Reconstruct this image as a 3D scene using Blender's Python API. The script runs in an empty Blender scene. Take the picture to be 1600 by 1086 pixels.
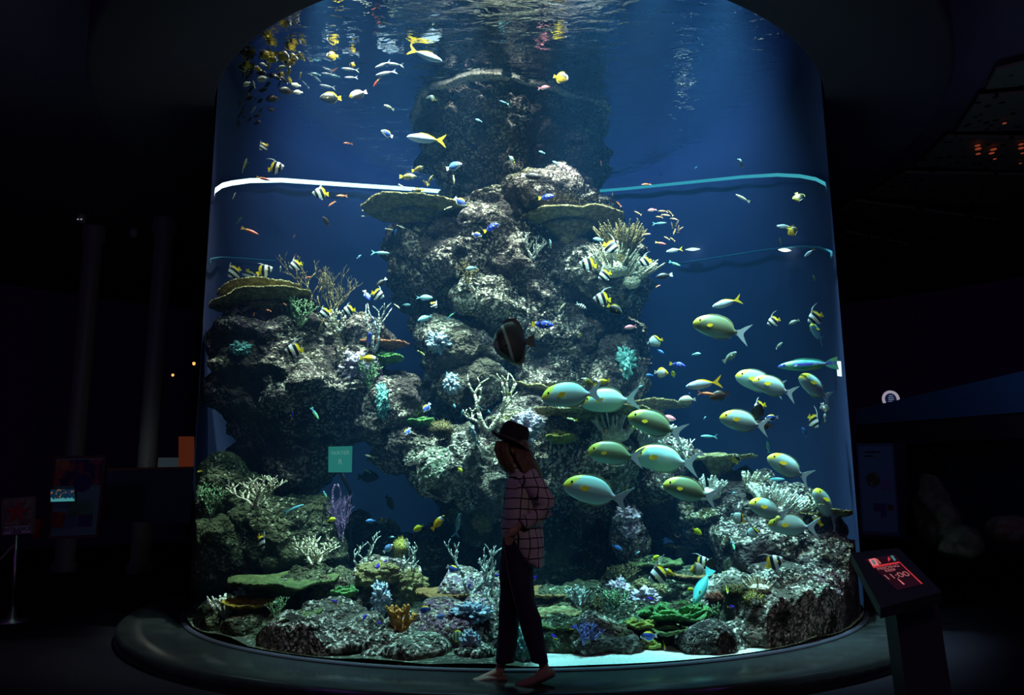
import bpy, bmesh, math, random
import numpy as np
from mathutils import Vector, Matrix, noise
from mathutils.bvhtree import BVHTree

PI = math.pi
S = bpy.context.scene
COL = S.collection
random.seed(7)

# ------------------------------------------------------------------ camera
FPX, PITCH, CAMH = 1211.1, 0.17484, 1.282
TANK_R, TANK_Y, TOP_Z, WATER_Z = 3.628, 9.305, 5.42, 6.27
cd = bpy.data.cameras.new('camera')
cam = bpy.data.objects.new('camera', cd)
COL.objects.link(cam)
cd.sensor_width = 36.0
cd.lens = FPX * 36.0 / 1600.0
cd.clip_start, cd.clip_end = 0.05, 200.0
CM = Matrix.Translation((0, 0, CAMH)) @ Matrix.Rotation(0.011175, 4, 'Z') @ Matrix.Rotation(PI / 2 + PITCH, 4, 'X') @ Matrix.Rotation(-0.007385, 4, 'Z')
cam.matrix_world = CM
S.camera = cam
EYE = CM.translation.copy()
CAMR = (CM.to_3x3() @ Vector((1, 0, 0))).normalized()
CAMU = (CM.to_3x3() @ Vector((0, 1, 0))).normalized()
CAMF = (CM.to_3x3() @ Vector((0, 0, -1))).normalized()

# ------------------------------------------------------------------ world and view
S.view_settings.view_transform = 'Standard'
S.view_settings.look = 'None'
S.view_settings.exposure = 0.0
S.view_settings.gamma = 1.0
S.view_settings.use_curve_mapping = False
W = bpy.data.worlds.new('world')
S.world = W
W.use_nodes = True
W.node_tree.nodes['Background'].inputs[0].default_value = (0.45, 0.14, 1.0, 1)
W.node_tree.nodes['Background'].inputs[1].default_value = 0.0065
S.cycles.max_bounces = 8
S.cycles.diffuse_bounces = 3
S.cycles.glossy_bounces = 3
S.cycles.transparent_max_bounces = 24
S.cycles.volume_bounces = 0
S.cycles.caustics_reflective = False
S.cycles.caustics_refractive = False
S.cycles.sample_clamp_indirect = 3.0
S.cycles.use_denoising = True

# ------------------------------------------------------------------ lamps above the water
def spot(x, y, z, tx, ty, tz, power, color, angle=70, blend=0.6, radius=0.12):
    l = bpy.data.lights.new('tank_spotlight', 'SPOT')
    l.energy, l.color, l.spot_size, l.spot_blend, l.shadow_soft_size = power, color, math.radians(angle), blend, radius
    o = bpy.data.objects.new('tank_spotlight', l)
    COL.objects.link(o)
    o.location = (x, y, z)
    o.rotation_euler = (Vector((tx, ty, tz)) - Vector((x, y, z))).to_track_quat('-Z', 'Y').to_euler()
    return o

def point(x, y, z, power, color, radius=0.1):
    l = bpy.data.lights.new('hall_lamp', 'POINT')
    l.energy, l.color, l.shadow_soft_size = power, color, radius
    o = bpy.data.objects.new('hall_lamp', l)
    COL.objects.link(o)
    o.location = (x, y, z)
    return o

WARM, COOL, BLUE = (1.0, 0.93, 0.82), (0.60, 0.94, 1.0), (0.35, 0.55, 1.0)
LG = 1.0
GREENW = (1.0, 0.95, 0.80)
# position, aim, power, colour, cone angle
for (x, y, z, tx, ty, tz, p, c, a, bl) in (
    (-1.5, 7.3, 9.0, -2.0, 8.5, 2.4, 5000, GREENW, 30, 0.7),     # outcrop
    (-0.9, 7.2, 9.2, -0.9, 8.4, 1.5, 4600, GREENW, 26, 0.7),     # arch
    (1.0, 6.7, 9.0, 1.1, 8.9, 3.6, 6500, WARM, 26, 0.6),      # bright edge of the column
    (-0.1, 6.9, 9.2, 0.0, 8.9, 2.8, 4600, GREENW, 28, 0.7),      # column face
    (0.9, 7.0, 9.0, 0.7, 7.9, 1.0, 4000, COOL, 26, 0.7),     # ledges behind the person
    (1.9, 7.4, 9.0, 1.9, 7.3, 1.2, 4200, COOL, 26, 0.8),     # shoal
    (2.2, 8.2, 9.0, 2.5, 8.0, 0.8, 4200, COOL, 24, 0.7),     # ridge
    (-0.9, 7.4, 9.0, -0.9, 6.8, 0.0, 5400, COOL, 22, 0.8),    # front rubble
    (0.7, 7.2, 9.0, 0.7, 6.3, 0.0, 4600, (0.36, 0.95, 1.0), 14, 0.6),      # bright sand
    (1.9, 7.6, 9.0, 1.9, 6.9, 0.0, 4200, COOL, 16, 0.8),      # front boulder
    (-2.0, 8.3, 9.0, -2.3, 8.2, 5.0, 1000, WARM, 34, 0.8),    # shoal under the surface
    (-0.3, 7.4, 9.0, -0.4, 8.6, 5.0, 1500, WARM, 40, 0.8),    # column head
    (-1.6, 10.0, 9.0, -2.3, 12.6, 4.4, 420, BLUE, 96, 1.0),
    (1.6, 10.0, 9.0, 2.3, 12.6, 4.4, 480, BLUE, 96, 1.0),
):
    spot(x, y, z, tx, ty, tz, p * LG, c, a, bl)
# underwater lamps tucked behind the front rim, shining back into the tank
for (x, y, tx, ty, tz, p, c, a) in (
    (-1.5, 6.2, -1.6, 9.0, 1.6, 420, (0.85, 1.0, 0.9), 62),
    (1.2, 6.1, 1.5, 8.4, 1.9, 950, (0.75, 1.0, 0.95), 60),
    (0.1, 5.9, 0.3, 9.2, 2.6, 420, (1.0, 0.9, 0.8), 60),
    (1.9, 6.3, 2.0, 7.4, 0.5, 520, (0.85, 0.95, 0.95), 50),
    (-1.8, 6.4, -1.7, 7.4, 0.5, 480, (0.8, 1.0, 0.92), 50),
    (-1.9, 6.5, -2.0, 8.4, 5.0, 130, (1.0, 0.92, 0.8), 60)):
    spot(x, y, 5.95, tx, ty, tz, p * LG, c, a, 1.0, 0.05)
# lamps under the soffit outside, shining in through the acrylic
spot(2.0, 5.55, 5.3, 2.0, 7.1, 0.5, 350, (0.85, 1.0, 0.92), 36, 1.0, 0.06)
spot(-1.7, 5.45, 5.3, -1.5, 7.0, 0.4, 350, (0.85, 1.0, 0.92), 38, 1.0, 0.06)
spot(0.5, 5.3, 5.3, 0.5, 7.0, 0.5, 200, (0.8, 1.0, 0.95), 30, 1.0, 0.06)
point(-4.6, 7.6, 3.6, 5.5, (0.55, 0.9, 0.9), 0.3)
point(-6.5, 1.5, 5.3, 42.0, (0.50, 0.10, 1.0), 0.3)
point(7.0, 2.0, 5.3, 42.0, (0.50, 0.12, 1.0), 0.3)
point(4.9, 8.2, 3.8, 5.0, (0.35, 0.6, 1.0), 0.3)
point(1.5, 1.0, 3.2, 34.0, (1.0, 0.75, 0.75), 0.4)

# ------------------------------------------------------------------ helpers
def ray(px, py):
    return (CM.to_3x3() @ Vector(((px - 800) / FPX, (543 - py) / FPX, -1))).normalized()

def at(px, py, Y):
    d = ray(px, py)
    return EYE + d * (Y / d.y)

def depth_of(p):
    return (p - EYE).dot(CAMF)

def far_wall(px, py, r):
    d = ray(px, py)
    ox, oy = EYE.x, EYE.y - TANK_Y
    a = d.x * d.x + d.y * d.y
    b = 2 * (ox * d.x + oy * d.y)
    c = ox * ox + oy * oy - r * r
    q = max(b * b - 4 * a * c, 0.0)
    return EYE + d * ((-b + math.sqrt(q)) / (2 * a))

def on_floor(px, py, z):
    d = ray(px, py)
    return EYE + d * ((z - EYE.z) / d.z)

def inside(p, r=3.57):
    v = Vector((p.x, p.y - TANK_Y))
    if v.length > r:
        v = v.normalized() * r
        return Vector((v.x, v.y + TANK_Y, p.z))
    return p

def obj(name, verts, faces, mats, parent=None, smooth=True, idx=None):
    me = bpy.data.meshes.new(name)
    me.from_pydata([tuple(v) for v in verts], [], faces)
    for m in (mats if isinstance(mats, (list, tuple)) else [mats]):
        me.materials.append(m)
    if idx is not None:
        me.polygons.foreach_set('material_index', idx)
    me.polygons.foreach_set('use_smooth', [smooth] * len(me.polygons))
    me.update()
    o = bpy.data.objects.new(name, me)
    COL.objects.link(o)
    if parent is not None:
        o.parent = parent
    return o

def link_mesh(name, me, parent=None):
    o = bpy.data.objects.new(name, me)
    COL.objects.link(o)
    if parent is not None:
        o.parent = parent
    return o

def empty(name, loc=(0, 0, 0)):
    o = bpy.data.objects.new(name, None)
    o.empty_display_size = 0.05
    COL.objects.link(o)
    o.location = loc
    return o

def tag(o, label=None, cat=None, group=None, kind=None):
    if label: o['label'] = label
    if cat: o['category'] = cat
    if group: o['group'] = group
    if kind: o['kind'] = kind
    return o

def struct(o):
    o['kind'] = 'structure'
    return o

class MB:
    """collects shapes for one mesh"""
    def __init__(s):
        s.v, s.f, s.i = [], [], []
    def add(s, v, f, mi=0):
        b = len(s.v)
        s.v += [Vector(p) for p in v]
        s.f += [tuple(k + b for k in q) for q in f]
        s.i += [mi] * len(f)
        return s
    def box(s, c, d, M=None, mi=0):
        x, y, z = d[0] / 2, d[1] / 2, d[2] / 2
        v = [Vector((a * x, b * y, e * z)) for a in (-1, 1) for b in (-1, 1) for e in (-1, 1)]
        if M is not None: v = [M @ p for p in v]
        v = [p + Vector(c) for p in v]
        return s.add(v, [(0, 1, 3, 2), (4, 6, 7, 5), (0, 4, 5, 1), (2, 3, 7, 6), (0, 2, 6, 4), (1, 5, 7, 3)], mi)
    def quad(s, a, b, c, d, mi=0):
        return s.add([a, b, c, d], [(0, 1, 2, 3)], mi)
    def slab(s, pts, n, th, mi=0):
        """polygon pts with thickness th along -n"""
        k = len(pts)
        v = [Vector(p) for p in pts] + [Vector(p) - n * th for p in pts]
        f = [tuple(range(k)), tuple(range(2 * k - 1, k - 1, -1))]
        f += [(i, i + k, (i + 1) % k + k, (i + 1) % k) for i in range(k)]
        return s.add(v, f, mi)
    def tube(s, pts, rad, seg=8, mi=0, cap=True):
        pts = [Vector(p) for p in pts]
        if not isinstance(rad, (list, tuple)): rad = [rad] * len(pts)
        v, f = [], []
        up = Vector((0.31, 0.17, 0.93))
        for i, p in enumerate(pts):
            t = (pts[min(i + 1, len(pts) - 1)] - pts[max(i - 1, 0)]).normalized()
            a = t.cross(up)
            if a.length < 1e-3: a = t.cross(Vector((1, 0, 0)))
            a.normalize()
            b = t.cross(a)
            for k in range(seg):
                an = 2 * PI * k / seg
                v.append(p + (a * math.cos(an) + b * math.sin(an)) * rad[i])
        for i in range(len(pts) - 1):
            for k in range(seg):
                f.append((i * seg + k, i * seg + (k + 1) % seg, (i + 1) * seg + (k + 1) % seg, (i + 1) * seg + k))
        if cap:
            f.append(tuple(range(seg - 1, -1, -1)))
            f.append(tuple((len(pts) - 1) * seg + k for k in range(seg)))
        return s.add(v, f, mi)
    def lathe(s, prof, seg=48, c=(0, 0, 0), mi=0, a0=0.0, a1=2 * PI):
        full = abs(a1 - a0 - 2 * PI) < 1e-6
        n = seg if full else seg + 1
        v, f = [], []
        for r, z in prof:
            for k in range(n):
                an = a0 + (a1 - a0) * k / seg
                v.append(Vector((c[0] + r * math.cos(an), c[1] + r * math.sin(an), c[2] + z)))
        for i in range(len(prof) - 1):
            for k in range(seg):
                k2 = (k + 1) % n
                f.append((i * n + k, i * n + k2, (i + 1) * n + k2, (i + 1) * n + k))
        return s.add(v, f, mi)
    def rings(s, rings, cap=True, mi=0):
        n = len(rings[0])
        v = [p for r in rings for p in r]
        f = []
        for i in range(len(rings) - 1):
            for k in range(n):
                f.append((i * n + k, i * n + (k + 1) % n, (i + 1) * n + (k + 1) % n, (i + 1) * n + k))
        if cap:
            f.append(tuple(range(n - 1, -1, -1)))
            f.append(tuple((len(rings) - 1) * n + k for k in range(n)))
        return s.add(v, f, mi)
    def build(s, name, mats, parent=None, smooth=True):
        return obj(name, s.v, s.f, mats, parent, smooth, s.i)

# ------------------------------------------------------------------ materials
class NT:
    def __init__(s, name):
        s.m = bpy.data.materials.new(name)
        s.m.use_nodes = True
        s.t = s.m.node_tree
        s.t.nodes.clear()
        s.out = s.t.nodes.new('ShaderNodeOutputMaterial')
    def n(s, kind, **kw):
        nd = s.t.nodes.new('ShaderNode' + kind)
        for k, v in kw.items():
            setattr(nd, k, v)
        return nd
    def l(s, a, b):
        s.t.links.new(a, b)
    def val(s, sock, v):
        if hasattr(v, 'links') or hasattr(v, 'is_output'):
            s.l(v, sock)
        else:
            sock.default_value = v
    def math(s, op, a, b=0.0, clamp=False):
        nd = s.n('Math', operation=op, use_clamp=clamp)
        s.val(nd.inputs[0], a)
        s.val(nd.inputs[1], b)
        return nd.outputs[0]
    def smooth(s, v, lo, hi):
        nd = s.n('MapRange', interpolation_type='SMOOTHSTEP')
        s.val(nd.inputs[0], v)
        nd.inputs[1].default_value, nd.inputs[2].default_value = lo, hi
        return nd.outputs[0]
    def mix(s, fac, a, b):
        nd = s.n('Mix', data_type='RGBA')
        s.val(nd.inputs[0], fac)
        for sock, v in ((nd.inputs[6], a), (nd.inputs[7], b)):
            if isinstance(v, tuple): sock.default_value = (v[0], v[1], v[2], 1)
            else: s.l(v, sock)
        return nd.outputs[2]

def mat(name, base, layers=(), rough=0.5, spec=0.3, metal=0.0, bump=None, emit=None, coord='Object'):
    """base colour with patches of other colours: bands along a direction, round spots, noise and cell patches"""
    t = NT(name)
    co = t.n('TexCoord').outputs[coord]
    col = tuple(base)
    for L in layers:
        k = L[0]
        if k == 'band':
            dt = t.n('VectorMath', operation='DOT_PRODUCT')
            t.l(co, dt.inputs[0]); dt.inputs[1].default_value = L[1]
            v = dt.outputs['Value']
            lo, hi, sf = L[2], L[3], L[4]
            m = t.math('MULTIPLY', t.smooth(v, lo - sf, lo + sf), t.math('SUBTRACT', 1.0, t.smooth(v, hi - sf, hi + sf)))
        elif k == 'spot':
            ds = t.n('VectorMath', operation='DISTANCE')
            sc = t.n('VectorMath', operation='MULTIPLY')
            t.l(co, sc.inputs[0]); sc.inputs[1].default_value = (1, 0, 1)
            t.l(sc.outputs[0], ds.inputs[0]); ds.inputs[1].default_value = (L[1][0], 0, L[1][1])
            m = t.math('SUBTRACT', 1.0, t.smooth(ds.outputs['Value'], L[2] - L[3], L[2] + L[3]))
        elif k == 'noise':
            nz = t.n('TexNoise')
            t.l(co, nz.inputs['Vector']); nz.inputs['Scale'].default_value = L[1]; nz.inputs['Detail'].default_value = L[5] if len(L) > 5 else 4
            m = t.smooth(nz.outputs['Fac'], L[2] - L[3], L[2] + L[3])
        elif k == 'cell':
            vz = t.n('TexVoronoi')
            t.l(co, vz.inputs['Vector']); vz.inputs['Scale'].default_value = L[1]
            m = t.math('SUBTRACT', 1.0, t.smooth(vz.outputs['Distance'], L[2] - L[3], L[2] + L[3]))
        elif k == 'wave':
            dt = t.n('VectorMath', operation='DOT_PRODUCT')
            t.l(co, dt.inputs[0]); dt.inputs[1].default_value = L[1]
            m = t.smooth(t.math('SINE', dt.outputs['Value']), L[2] - L[3], L[2] + L[3])
        col = t.mix(m, col, L[5] if k == 'band' else L[4])
    p = t.n('BsdfPrincipled')
    if isinstance(col, tuple): p.inputs['Base Color'].default_value = (*col, 1)
    else: t.l(col, p.inputs['Base Color'])
    p.inputs['Roughness'].default_value = rough
    p.inputs['Specular IOR Level'].default_value = spec
    p.inputs['Metallic'].default_value = metal
    if emit:
        if isinstance(col, tuple): p.inputs['Emission Color'].default_value = (*col, 1)
        else: t.l(col, p.inputs['Emission Color'])
        p.inputs['Emission Strength'].default_value = emit
    if bump:
        h = None
        for kind, sc, amt in bump[1]:
            if kind == 'n':
                nz = t.n('TexNoise'); nz.inputs['Detail'].default_value = 6
                t.l(co, nz.inputs['Vector']); nz.inputs['Scale'].default_value = sc
                v = nz.outputs['Fac']
            else:
                nz = t.n('TexVoronoi')
                t.l(co, nz.inputs['Vector']); nz.inputs['Scale'].default_value = sc
                v = nz.outputs['Distance']
            v = t.math('MULTIPLY', v, amt)
            h = v if h is None else t.math('ADD', h, v)
        b = t.n('Bump'); b.inputs['Strength'].default_value = 1.0; b.inputs['Distance'].default_value = bump[0]
        t.l(h, b.inputs['Height']); t.l(b.outputs[0], p.inputs['Normal'])
    t.l(p.outputs[0], t.out.inputs['Surface'])
    return t.m

def emitter(name, color, strength):
    t = NT(name)
    e = t.n('Emission')
    e.inputs[0].default_value = (*color, 1); e.inputs[1].default_value = strength
    t.l(e.outputs[0], t.out.inputs['Surface'])
    return t.m

# ------------------------------------------------------------------ the setting
M_black = mat('black_paint', (0.035, 0.03, 0.05), rough=0.6)
M_ceiling = mat('dark_ceiling', (0.03, 0.022, 0.045), rough=0.8)
M_floor = mat('dark_floor', (0.009, 0.007, 0.014), rough=0.6, spec=0.1)
M_platform = mat('polished_black_stone', (0.02, 0.022, 0.024), (('noise', 6.0, 0.6, 0.2, (0.03, 0.034, 0.034)),), rough=0.24, spec=0.55)
M_wallhall = mat('hall_wall_paint', (0.22, 0.16, 0.34), rough=0.9)
M_bluewall = mat('blue_tank_wall', (0.095, 0.112, 0.27), (('noise', 0.5, 0.55, 0.3, (0.09, 0.106, 0.255), 2),), rough=0.95, spec=0.0)

b = MB(); b.lathe([(0, 0), (40, 0)], 64, (0, TANK_Y, -0.12)); struct(b.build('floor', M_floor))
b = MB(); b.lathe([(3.45, -0.12), (3.45, 0), (4.17, 0), (4.2, -0.02), (4.2, -0.12)], 160, (0, TANK_Y, 0))
o = b.build('trim_1', M_platform)
struct(o)
# dark soffit ring, the shaft over the water and the ceiling
b = MB(); b.lathe([(4.85, 6.0), (4.85, TOP_Z - 0.03), (4.8, TOP_Z - 0.05), (4.1, TOP_Z - 0.05), (4.05, TOP_Z), (3.66, TOP_Z), (3.63, TOP_Z + 0.02)], 160, (0, TANK_Y, 0))
struct(b.build('ceiling_soffit', M_ceiling))
b = MB(); b.lathe([(3.63, TOP_Z + 0.02), (3.62, 9.9), (0, 9.95)], 120, (0, TANK_Y, 0)); struct(b.build('wall_shaft', mat('matt_black_lining', (0.0025, 0.0025, 0.003), rough=1.0, spec=0.0)))
b = MB(); b.lathe([(4.84, 5.98), (40, 6.2)], 96, (0, TANK_Y, 0)); struct(b.build('ceiling', mat('hall_ceiling_paint', (0.10, 0.075, 0.15), rough=0.9)))
b = MB(); b.lathe([(16, -0.2), (16, 6.6)], 96, (0, TANK_Y - 2, 0)); struct(b.build('wall_hall', M_wallhall))

# the far, blue-painted side of the tank
a0, a1 = PI / 2 - math.radians(112.3), PI / 2 + math.radians(112.3)
b = MB(); b.lathe([(3.606, 0.0), (3.606, 1.5), (3.606, 3.0), (3.606, 4.5), (3.606, WATER_Z)], 120, (0, TANK_Y, 0), 0, a0, a1)
struct(b.build('wall_tank_back', M_bluewall))

# clear acrylic front
t = NT('clear_acrylic')
g = t.n('BsdfTransparent'); g.inputs[0].default_value = (1, 1, 1, 1)
t.l(g.outputs[0], t.out.inputs['Surface'])
b = MB(); b.lathe([(TANK_R, 0.0), (TANK_R, TOP_Z + 0.01)], 160, (0, TANK_Y, 0)); struct(b.build('window_1', t.m))
b = MB(); b.lathe([(TANK_R + 0.012, 0.0), (TANK_R + 0.012, 0.02), (TANK_R - 0.03, 0.02)], 160, (0, TANK_Y, 0)); struct(b.build('trim_2', M_black))

# water: the body of it absorbs, its surface mirrors from below
t = NT('aquarium_water')
va = t.n('VolumeAbsorption')
va.inputs['Color'].default_value = (0.0, 0.74, 0.81, 1)
va.inputs['Density'].default_value = 0.115
vs_ = t.n('VolumeScatter')
vs_.inputs['Color'].default_value = (0.13, 0.43, 1.0, 1)
vs_.inputs['Density'].default_value = 0.0115
vs_.inputs['Anisotropy'].default_value = 0.2
ad = t.n('AddShader'); t.l(va.outputs[0], ad.inputs[0]); t.l(vs_.outputs[0], ad.inputs[1])
t.l(ad.outputs[0], t.out.inputs['Volume'])
M_water = t.m
b = MB(); b.lathe([(0, 0.003), (3.600, 0.003), (3.600, WATER_Z - 0.004), (0, WATER_Z - 0.004)], 96, (0, TANK_Y, 0))
o = b.build('water', M_water, smooth=False); struct(o)

t = NT('water_surface')
co = t.n('TexCoord').outputs['Object']
mp = t.n('Mapping'); t.l(co, mp.inputs[0]); mp.inputs['Scale'].default_value = (1.0, 2.2, 1.0)
nz = t.n('TexNoise'); t.l(mp.outputs[0], nz.inputs['Vector']); nz.inputs['Scale'].default_value = 3.2; nz.inputs['Detail'].default_value = 3; nz.inputs['Distortion'].default_value = 0.6
bp = t.n('Bump'); bp.inputs['Strength'].default_value = 1.0; bp.inputs['Distance'].default_value = 0.019; t.l(nz.outputs['Fac'], bp.inputs['Height'])
fr = t.n('Fresnel'); fr.inputs['IOR'].default_value = 1.33; t.l(bp.outputs[0], fr.inputs['Normal'])
tr = t.n('BsdfTransparent'); gl = t.n('BsdfGlossy'); gl.inputs['Roughness'].default_value = 0.02
gl.inputs['Color'].default_value = (0.9, 0.95, 1.0, 1)
t.l(bp.outputs[0], gl.inputs['Normal'])
mx = t.n('MixShader'); t.l(fr.outputs[0], mx.inputs[0]); t.l(tr.outputs[0], mx.inputs[1]); t.l(gl.outputs[0], mx.inputs[2])
t.l(mx.outputs[0], t.out.inputs['Surface'])
b = MB(); n = 72
vv, ff = [], []
for i in range(13):
    for k in range(n):
        r = 3.61 * i / 12
        vv.append((r * math.cos(2 * PI * k / n), TANK_Y + r * math.sin(2 * PI * k / n), WATER_Z))
for i in range(12):
    for k in range(n):
        ff.append((i * n + k, (i + 1) * n + k, (i + 1) * n + (k + 1) % n, i * n + (k + 1) % n))
o = obj('water_surface', vv, ff, t.m); struct(o)

# glowing strip round the far wall
M_strip = emitter('white_light_strip', (0.82, 0.95, 1.0), 2.4)
M_strip_teal = mat('teal_strip', (0.10, 0.62, 0.72), rough=0.5, emit=0.55)
def strip(name, pts, m, rad, r=3.57):
    P = [Vector(far_wall(x, y, r)) for x, y in pts]
    out = []
    for i in range(len(P) - 1):
        for k in range(4):
            out.append(P[i].lerp(P[i + 1], k / 4))
    out.append(P[-1])
    out = [inside(p, r) for p in out]
    b = MB()
    if name != 'light_strip':
        b.tube(out, rad, 8)
        return b.build(name, m)
    # a lit tape under a thin blue carrier, facing down into the water
    w, rings = rad * 3.3, []
    for p in out:
        e = Vector((EYE.x - p.x, EYE.y - p.y, 0)).normalized()
        d = e * math.cos(0.26) + Vector((0, 0, math.sin(0.26)))
        rings.append((p, p + d * w, p + d * w + Vector((0, 0, 0.006)), p + Vector((0, 0, 0.006))))
    for k in range(len(rings) - 1):
        A_, B_ = rings[k], rings[k + 1]
        for i in range(4):
            j = (i + 1) % 4
            b.quad(A_[i], A_[j], B_[j], B_[i], 0 if i == 0 else 1)
    return b.build(name, [m, M_bluewall], smooth=False)
tag(strip('light_strip', [(331, 309), (336, 302), (347, 294), (362, 290), (390, 286), (440, 285), (500, 289), (560, 293), (640, 298), (712, 304)], M_strip, 0.032),
    'brilliant white light strip curving along the far tank wall behind the rock column', 'light')
tag(strip('light_strip', [(930, 301), (980, 297), (1040, 291), (1100, 285), (1160, 279), (1215, 276), (1250, 278), (1275, 283), (1290, 291), (1301, 302)], M_strip_teal, 0.024),
    'dim teal strip continuing along the far tank wall on the kiosk side', 'light')
M_seam = mat('seam', (0.08, 0.34, 0.46), rough=0.5)
struct(strip('trim_3', [(1060, 412), (1130, 401), (1200, 390), (1250, 385), (1280, 386), (1300, 394), (1309, 402)], M_seam, 0.014))
struct(strip('trim_4', [(321, 412), (326, 405), (345, 402), (380, 404), (430, 408)], M_seam, 0.010))

# ------------------------------------------------------------------ reef rock
def rockmat(name, dark, mid, pale, tint, tint2, thr=0.56, tthr=0.62):
    return mat(name, dark, (
        ('noise', 2.4, 0.52, 0.10, mid, 9),
        ('noise', 1.1, tthr, 0.06, tint, 6),
        ('noise', 0.9, 0.64, 0.05, tint2, 5),
        ('noise', 17.0, thr, 0.035, tuple(0.5 * (a + c) for a, c in zip(mid, pale)), 9),
        ('noise', 34.0, thr + 0.025, 0.03, pale, 7),
        ('noise', 4.5, 0.40, -0.05, tuple(c * 0.4 for c in dark), 8),
        ('noise', 1.6, 0.455, -0.05, tuple(0.6 * c for c in mid), 7),
    ), rough=0.95, spec=0.08, bump=(0.09, (('v', 13.0, -0.8), ('n', 26.0, 1.0), ('n', 8.0, 0.9), ('v', 40.0, -0.35))))

M_rock = rockmat('crusted_reef_rock', (0.055, 0.043, 0.042), (0.135, 0.10, 0.095), (0.68, 0.58, 0.46), (0.24, 0.13, 0.19), (0.12, 0.11, 0.04))
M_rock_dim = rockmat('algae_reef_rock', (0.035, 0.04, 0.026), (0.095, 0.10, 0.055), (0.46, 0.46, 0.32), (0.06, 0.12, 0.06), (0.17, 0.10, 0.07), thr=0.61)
M_rock_pale = rockmat('pale_reef_rock', (0.075, 0.065, 0.055), (0.19, 0.165, 0.13), (0.85, 0.78, 0.66), (0.16, 0.20, 0.14), (0.36, 0.26, 0.36), thr=0.555)
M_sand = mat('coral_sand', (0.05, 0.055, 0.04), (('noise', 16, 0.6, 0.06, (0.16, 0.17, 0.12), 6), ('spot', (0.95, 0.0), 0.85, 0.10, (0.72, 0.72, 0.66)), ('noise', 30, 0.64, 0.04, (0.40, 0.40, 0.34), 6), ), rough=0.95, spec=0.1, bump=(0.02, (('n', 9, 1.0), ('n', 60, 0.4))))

def crag(p, seed, big, mid, small):
    q = Vector((p.x + seed * 7.31, p.y - seed * 3.17, p.z + seed * 1.93))
    d = big * (noise.fractal(q * 0.75, 1.0, 2.0, 4))
    f1 = noise.voronoi(q * 2.1)[0]
    d += mid * (0.55 - f1[0]) * 1.3
    d += mid * 0.35 * (0.5 - noise.voronoi(q * 5.2)[0][0])
    d += mid * 0.55 * noise.noise(Vector((q.x * 0.7, q.y * 0.7, q.z * 2.3)))
    d += small * noise.ridged_multi_fractal(q * 5.0, 0.9, 2.1, 6, 0.9, 2.0) * 0.55
    return d

ROCK_OBJS = []
def loft_rock(name, rows, Yc, ratio, m, seed, label, cat='rock', nz=260, nt=220, big=0.26, mid=0.30, small=0.13, group=None, yshift=None):
    ys = np.array([r[0] for r in rows], float)
    zz, cx, cy, hw = [], [], [], []
    for r in rows:
        Y = Yc + (r[3] if len(r) > 3 else 0.0)
        a, c = at(r[1], r[0], Y), at(r[2], r[0], Y)
        zz.append((a.z + c.z) / 2); cx.append((a.x + c.x) / 2); hw.append((c - a).length / 2); cy.append(Y)
    zz = np.array(zz); order = np.argsort(zz)
    zz = zz[order]; cx = np.array(cx)[order]; hw = np.array(hw)[order]; cy = np.array(cy)[order]
    zs = np.linspace(zz[0], zz[-1], nz)
    V, Fc = [], []
    for i, z in enumerate(zs):
        x0, h0, y0 = np.interp(z, zz, cx), np.interp(z, zz, hw), np.interp(z, zz, cy)
        for k in range(nt):
            a = 2 * PI * k / nt
            n = Vector((math.cos(a), math.sin(a), 0))
            p = Vector((x0 + h0 * 0.93 * math.cos(a), y0 + h0 * ratio * math.sin(a), z))
            d = crag(p, seed, big, mid, small)
            fade = min(1.0, h0 / 0.5)
            p = p + n * d * fade + Vector((0, 0, 0.25 * mid * noise.noise(p * 3.1)))
            p.z = max(min(p.z, WATER_Z + 0.02), 0.0)
            V.append(inside(p))
    for i in range(nz - 1):
        for k in range(nt):
            Fc.append((i * nt + k, i * nt + (k + 1) % nt, (i + 1) * nt + (k + 1) % nt, (i + 1) * nt + k))
    top = len(V)
    V.append(sum((V[(nz - 1) * nt + k] for k in range(nt)), Vector()) / nt)
    V.append(sum((V[k] for k in range(nt)), Vector()) / nt)
    for k in range(nt):
        Fc.append(((nz - 1) * nt + k, (nz - 1) * nt + (k + 1) % nt, top))
        Fc.append((k + 0, top + 1, (k + 1) % nt))
    o = obj(name, V, Fc, m)
    tag(o, label, cat, group)
    ROCK_OBJS.append(o)
    return o

ICO = {}
def ico(sub):
    if sub not in ICO:
        bm = bmesh.new()
        bmesh.ops.create_icosphere(bm, subdivisions=sub, radius=1)
        bm.verts.ensure_lookup_table()
        ICO[sub] = ([v.co.copy() for v in bm.verts], [tuple(v.index for v in f.verts) for f in bm.faces])
        bm.free()
    return ICO[sub]

def boulder(px, py, w, h, Y, label, m=None, seed=0, sub=6, dratio=0.85, tilt=0.0, name='reef_rock', cat='rock', big=0.17, mid=0.24, small=0.11, group=None):
    for _ in range(4):
        c = at(px, py, Y)
        s = depth_of(c) / FPX
        lim = TANK_Y - math.sqrt(max(3.5 ** 2 - c.x ** 2, 0.0)) + w / 2 * s * dratio * 0.95
        if Y >= lim: break
        Y = min(lim, TANK_Y)
    a, e = w / 2 * s, h / 2 * s
    if h < 60: c.z = max(c.z, 0.04 + e * 0.45)
    vs, fs = ico(sub)
    T = Matrix.Rotation(math.radians(-tilt), 3, 'Y')
    sc = min(1.0, max(0.35, (a + e) / 1.0))
    V = []
    for v in vs:
        p = Vector((v.x * a * 0.9, v.y * a * dratio, v.z * e * 0.9))
        q = T @ p + c
        n = (T @ Vector((v.x / a, v.y / (a * dratio), v.z / e))).normalized()
        q = q + n * crag(q, seed, big, mid, small) * sc
        q.z = max(q.z, 0.0)
        V.append(inside(q))
    o = obj(name, V, fs, m or M_rock)
    tag(o, label, cat, group)
    ROCK_OBJS.append(o)
    return o

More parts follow.
